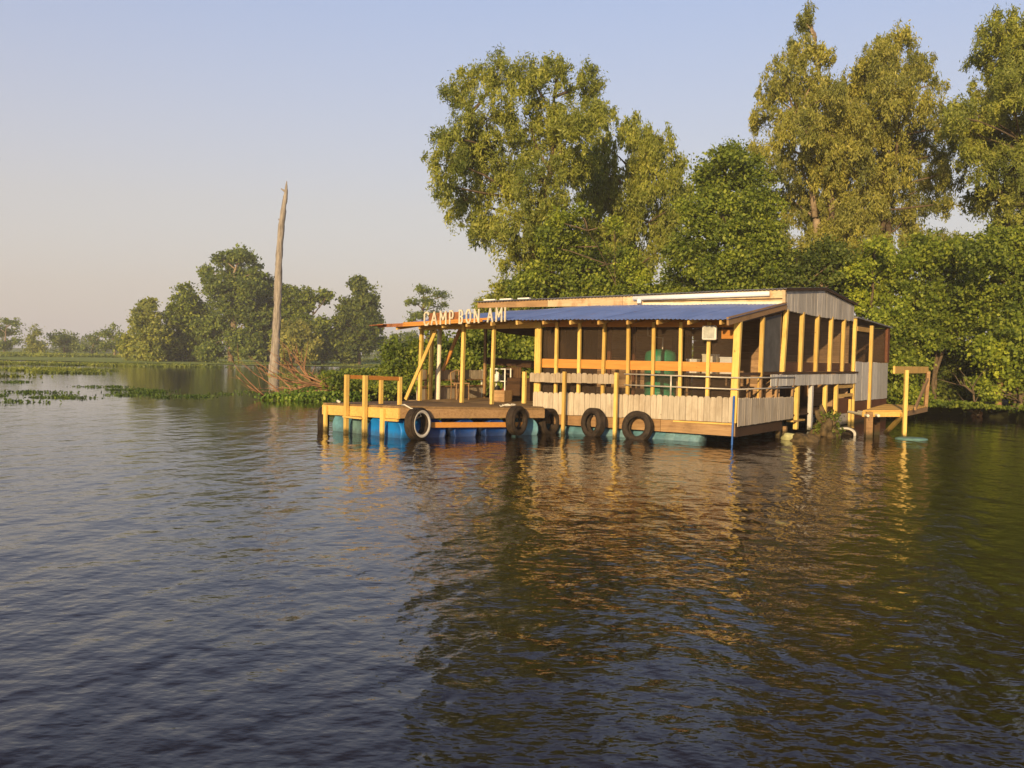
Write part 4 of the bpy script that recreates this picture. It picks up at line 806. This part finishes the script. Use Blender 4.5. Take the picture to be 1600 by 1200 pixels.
fb('side_board', D, Rc, .44, zD - .045, .40, zR - .045, fn, -.04, .05, 'old')  # older brown wood; part of the front face's shade is in its colour
fb('side_board', D - ld * .02, Lc, .43, zD - .045, .37, zL - .045, ln_, -.03, .05, 'pine_x')
fb('low_board', D + fd * .75, D + fd * FL * .86, .23, .345, .20, .31, fn, -.02, .04, 'rail')
fb('low_board', D + ld * .0, D + ld * .5, .37, .42, .36, .41, ln_, -.01, .04, 'pine_x')
for t, w_ in ((.17, .11), (.93, .10)):
    p = D.lerp(Lc, t) + ln_ * .06; mb = MB(); a = Vector(q3(p, -.25)); mb.bar(a, a + Vector((0, 0, .25 + .63 - (.05 * t))), w_, .05, tuple(ln_)); mb.build('upright', M['pine'], dk)
# drums: one row shows its heads along the front, one row along the left face
def drum(c, ax, r, ln, m, bung):
    ax = ax.normalized(); o = MB(); v, f = lathe([(0, -ln / 2 + .015), (r * .86, -ln / 2 + .015), (r * .9, -ln / 2), (r * .97, -ln / 2 + .01), (r, -ln / 2 + .06), (r, -ln * .17), (r * .96, -ln * .15), (r, -ln * .13), (r, ln * .13), (r * .96, ln * .15), (r, ln * .17), (r, ln / 2 - .06), (r * .92, ln / 2), (0, ln / 2)], 26, 'y')
    rot = Vector((0, 1, 0)).rotation_difference(ax)
    def tr(q): return tuple(rot @ Vector(q) + c)
    o.add([tr(q) for q in v], f); d = o.build('float_drum', M[m], dk, True)
    for p_ in d.data.polygons: pass
    if bung:
        for sx in (-1, 1):
            b = MB(); v, f = lathe([(0, -.03), (.035, -.03), (.04, 0), (0, 0)], 12, 'y'); b.add([tr((q[0] + sx * r * .55, q[1] - ln / 2 + .01, q[2] + r * .45)) for q in v], f); b.build('bung', M['white'], d)
    return d
for i, (s, m_) in enumerate(((.95, 'blue_shaded'), (1.72, 'blue_shaded'), (2.5, 'blue_shaded'), (3.35, 'cyan'))):
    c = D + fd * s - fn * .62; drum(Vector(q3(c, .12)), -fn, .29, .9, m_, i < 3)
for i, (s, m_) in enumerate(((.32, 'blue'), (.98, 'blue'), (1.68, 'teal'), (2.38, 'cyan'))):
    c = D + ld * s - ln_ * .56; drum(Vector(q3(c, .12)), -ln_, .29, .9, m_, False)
# boarding ladder with rails, its own thing
lad = thing('boarding_ladder', 'pale wooden boarding ladder with two framed handrails at the left face of the dock', 'ladder', (D.x, D.y, 0))
def lp(px, Yoff=0):     # a point of the left face under a given column of the view
    best = min((abs((at(px, 640, 1) - Vector((0, 0, H))).x / 1 - (D.lerp(Lc, t / 400) + ln_ * .09).x / (D.lerp(Lc, t / 400) + ln_ * .09).y), t / 400) for t in range(401))
    return D.lerp(Lc, best[1]) + ln_ * .09
a1, a2 = lp(541), lp(570)
for a in (a1, a2):
    mb = MB(); mb.bar(Vector(q3(a, -.5)), Vector(q3(a, 1.32)), .085, .085, tuple(ln_)); mb.build('post', M['pine'], lad)
    b = a - ln_ * .95
    mb = MB(); mb.bar(Vector(q3(b, .65)), Vector(q3(b, 1.29)), .075, .075, tuple(ln_)); mb.build('post', M['pine'], lad)
    mb = MB(); mb.bar(Vector(q3(a - ln_ * .04, 1.27)), Vector(q3(b + ln_ * .035, 1.25)), .04, .085); mb.build('handrail', M['rail'], lad)
for z in (.38, -.15):
    mb = MB(); mb.bar(Vector(q3(a1, z)) + ln_ * .05, Vector(q3(a2, z)) + ln_ * .05, .10, .035); mb.build('rung', M['pine_x'], lad)
# ropes
mb = MB(); p = D + fd * .12 - fn * .12; q = D + fd * .36 + fn * .16
mb.tube([q3(p, .715), q3(p + fn * .16, .73), q3(D + fd * .2 + fn * .18, .66), q3(q + fn * .06, .62), q3(q + fn * .08 + fd * .05, .5), q3(q, .44)], .016, 8); one(mb, 'rope', M['rope'], 'white rope looped from the dock corner through the white-sidewall tyre', 'rope', (D.x, D.y, 0), smooth=True)
mb = MB(); pts = []
for i in range(30): a = i * .7; p = D.lerp(Rc, .72) - fn * (.16 + .04 * math.sin(a * 1.3)) + fd * (.12 * math.cos(a) + i * .008); pts.append(q3(p, .665 + .006 * (i % 5) + (i // 6) * .006))
mb.tube(pts, .013, 6); one(mb, 'rope', M['rope'], 'small coil of pale rope on the front edge of the dock deck', 'rope', (D.x, D.y, 0), smooth=True)
mb = MB(); p = D.lerp(Lc, .86) - ln_ * .2; mb.tube([q3(p, .66), q3(p + ld * .1, .69), q3(p + ld * .22 - ln_ * .1, .66)], .03, 8); one(mb, 'rope', M['rope'], 'pale bundle of rope at the left end of the dock deck', 'rope', (D.x, D.y, 0), smooth=True)

# ------------------------------------------------------------------ landing on the right
P0 = onz(1412, 684); z_ = .66
c1, c2, c3, c4 = onz(1348, 641, z_), onz(1412, 641, z_), onz(1448, 634, z_), onz(1384, 631, z_)
ld2 = thing('wooden_landing', 'small wooden landing with a goalpost frame right of the annex', 'landing', (P0.x, P0.y, 0))
def r3(v, z): return (v.x - P0.x, v.y - P0.y, z)
mb = MB(); n = 11
for i in range(n):
    t0 = i / n; t1 = (i + 1) / n - .01; A = c1.lerp(c4, t0); B = c2.lerp(c3, t0); A2 = c1.lerp(c4, t1); B2 = c2.lerp(c3, t1)
    vs = [r3(A, z_), r3(B, z_), r3(B2, z_), r3(A2, z_)]; vs += [(a, b, c - .035) for a, b, c in vs]
    mb.add(vs, [(0, 1, 2, 3), (7, 6, 5, 4), (0, 4, 5, 1), (1, 5, 6, 2), (2, 6, 7, 3), (3, 7, 4, 0)])
mb.build('deck', M['pine_x'], ld2)
mb = MB(); mb.bar(r3(c1, z_ - .10), r3(c2, z_ - .10), .05, .12); mb.build('joist', M['pine_x'], ld2)
mb = MB(); mb.bar(r3(c2, z_ - .10), r3(c3, z_ - .10), .05, .12); mb.build('joist', M['old'], ld2)
mb = MB(); mb.bar(r3(P0, -.8), r3(P0 + Vector((.02, 0, 0)), 1.66), .085, .085); mb.build('post', M['pine'], ld2)
b2 = at(1447, 600, c3.y + .1)
mb = MB(); mb.bar(r3(b2, .55), r3(b2 + Vector((.05, 0, 0)), 1.62), .09, .09); mb.build('post', M['old'], ld2)
mb = MB(); A = at(1397, 578, P0.y); B = at(1452, 578, c3.y + .05); mb.bar(r3(A, A.z), r3(P0 + (b2 - P0) * 1.06, B.z), .05, .18); mb.build('top_beam', M['pine_x'], ld2)
mb = MB(); A = at(1450, 592, b2.y); B = at(1430, 634, P0.y + 1.0); mb.bar(r3(A, A.z), r3(B, .68), .05, .09); mb.build('brace', M['old'], ld2)
mb = MB(); A = at(1411, 648, P0.y + .1); B = onz(1380, 675); mb.bar(r3(A, A.z), r3(B, -.1), .06, .12); mb.build('brace', M['pine'], ld2)
mb = MB(); mb.bar(r3(c1 + Vector((.15, 0, 0)), -.4), r3(c1 + Vector((.15, 0, 0)), z_ - .04), .16, .16); mb.build('pile', M['old'], ld2)
mb = MB(); mb.bar(r3(c1.lerp(c2, .62) + Vector((0, .8, 0)), -.4), r3(c1.lerp(c2, .62) + Vector((0, .8, 0)), z_ - .04), .14, .14); mb.build('pile', M['brownz'], ld2)
for t in (.05, .3): mb = MB(); A = c1.lerp(c2, t); mb.tube([r3(A + Vector((0, -.25, 0)), z_ - .12), r3(A + Vector((0, 1.2, 0)), z_ - .1)], .035, 10); mb.build('bearer', M['pale'], ld2)
# floats and junk on the water
v, f = lathe([(0, -.03), (.34, -.03), (.38, 0), (.37, .03), (.3, .05), (0, .055)], 26, 'z'); mb = MB(); mb.add(v, f); p = onz(1424, 686); one(mb, 'float_disc', plain('pale_teal_foam', (.14, .27, .24), .6, .3, .3), 'flat pale teal float at the foot of the landing post', 'float', (p.x, p.y, -.015), smooth=True)
def lump(name, m, label, cat, loc, sx, sy, sz, seed, amp=.25, res=20):
    import mathutils
    vs = []; fs = []; n = res; k = res // 2
    for j in range(k + 1):
        for i in range(n):
            th_ = math.pi * j / k; ph = 2 * math.pi * i / n; d = Vector((math.sin(th_) * math.cos(ph), math.sin(th_) * math.sin(ph), math.cos(th_)))
            r = 1 + amp * mathutils.noise.noise(d * 1.7 + Vector((seed, 0, 0))) * 2 + amp * .5 * mathutils.noise.noise(d * 5 + Vector((seed, 3, 0)))
            vs.append((d.x * sx * r, d.y * sy * r, d.z * sz * r))
    for j in range(k):
        for i in range(n): a = j * n + i; b = j * n + (i + 1) % n; fs.append((a, a + n, b + n, b))
    mb = MB(); mb.add(vs, fs); return one(mb, name, m, label, cat, loc, smooth=True)
p = onz(1235, 687); lump('foam_float', M['yellowf'], 'rounded yellowish foam float on the water beside the picket corner', 'float', (p.x, p.y, .03), .21, .22, .13, 2, .1)
p = onz(1262, 690); lump('mud_mound', M['rock'], 'low brown mound of mud right of the yellowish foam float', 'mud mound', (p.x, p.y + .2, .0), .30, .4, .17, 5, .25)
p = onz(1296, 682); lump('tree_stump', M['rock'], 'ragged mossy stump in the water before the lower studs of the camp', 'stump', (p.x, p.y + .2, .14), .25, .25, .38, 9, .9, 40)
V, _ = crown_pts([((p.x + .08, p.y + .2, .45), .2), ((p.x - .12, p.y + .1, .2), .14), ((p.x + .18, p.y + .1, .1), .14)], 1, .14, (.07, .05), .1, 26)
tag(leafobj('weeds', V, M['deep']), 'small dark weeds growing on the mossy stump', 'weeds', kind='stuff')

# ------------------------------------------------------------------ evening air
mb = MB(); mb.box(-600, 600, -30, 900, -3, 60); hz_ = mb.build('haze', None)
hm_ = bpy.data.materials.new('pale_air'); hm_.use_nodes = True; nt = hm_.node_tree; nt.nodes.remove(nt.nodes['Principled BSDF'])
pv = nt.nodes.new('ShaderNodeVolumePrincipled'); pv.inputs['Density'].default_value = .0007; pv.inputs['Color'].default_value = (.95, .95, .97, 1)
nt.links.new(pv.outputs[0], nt.nodes['Material Output'].inputs['Volume']); hz_.data.materials.clear(); hz_.data.materials.append(hm_)
tag(hz_, 'thin pale evening haze over the marsh', 'haze', kind='stuff')
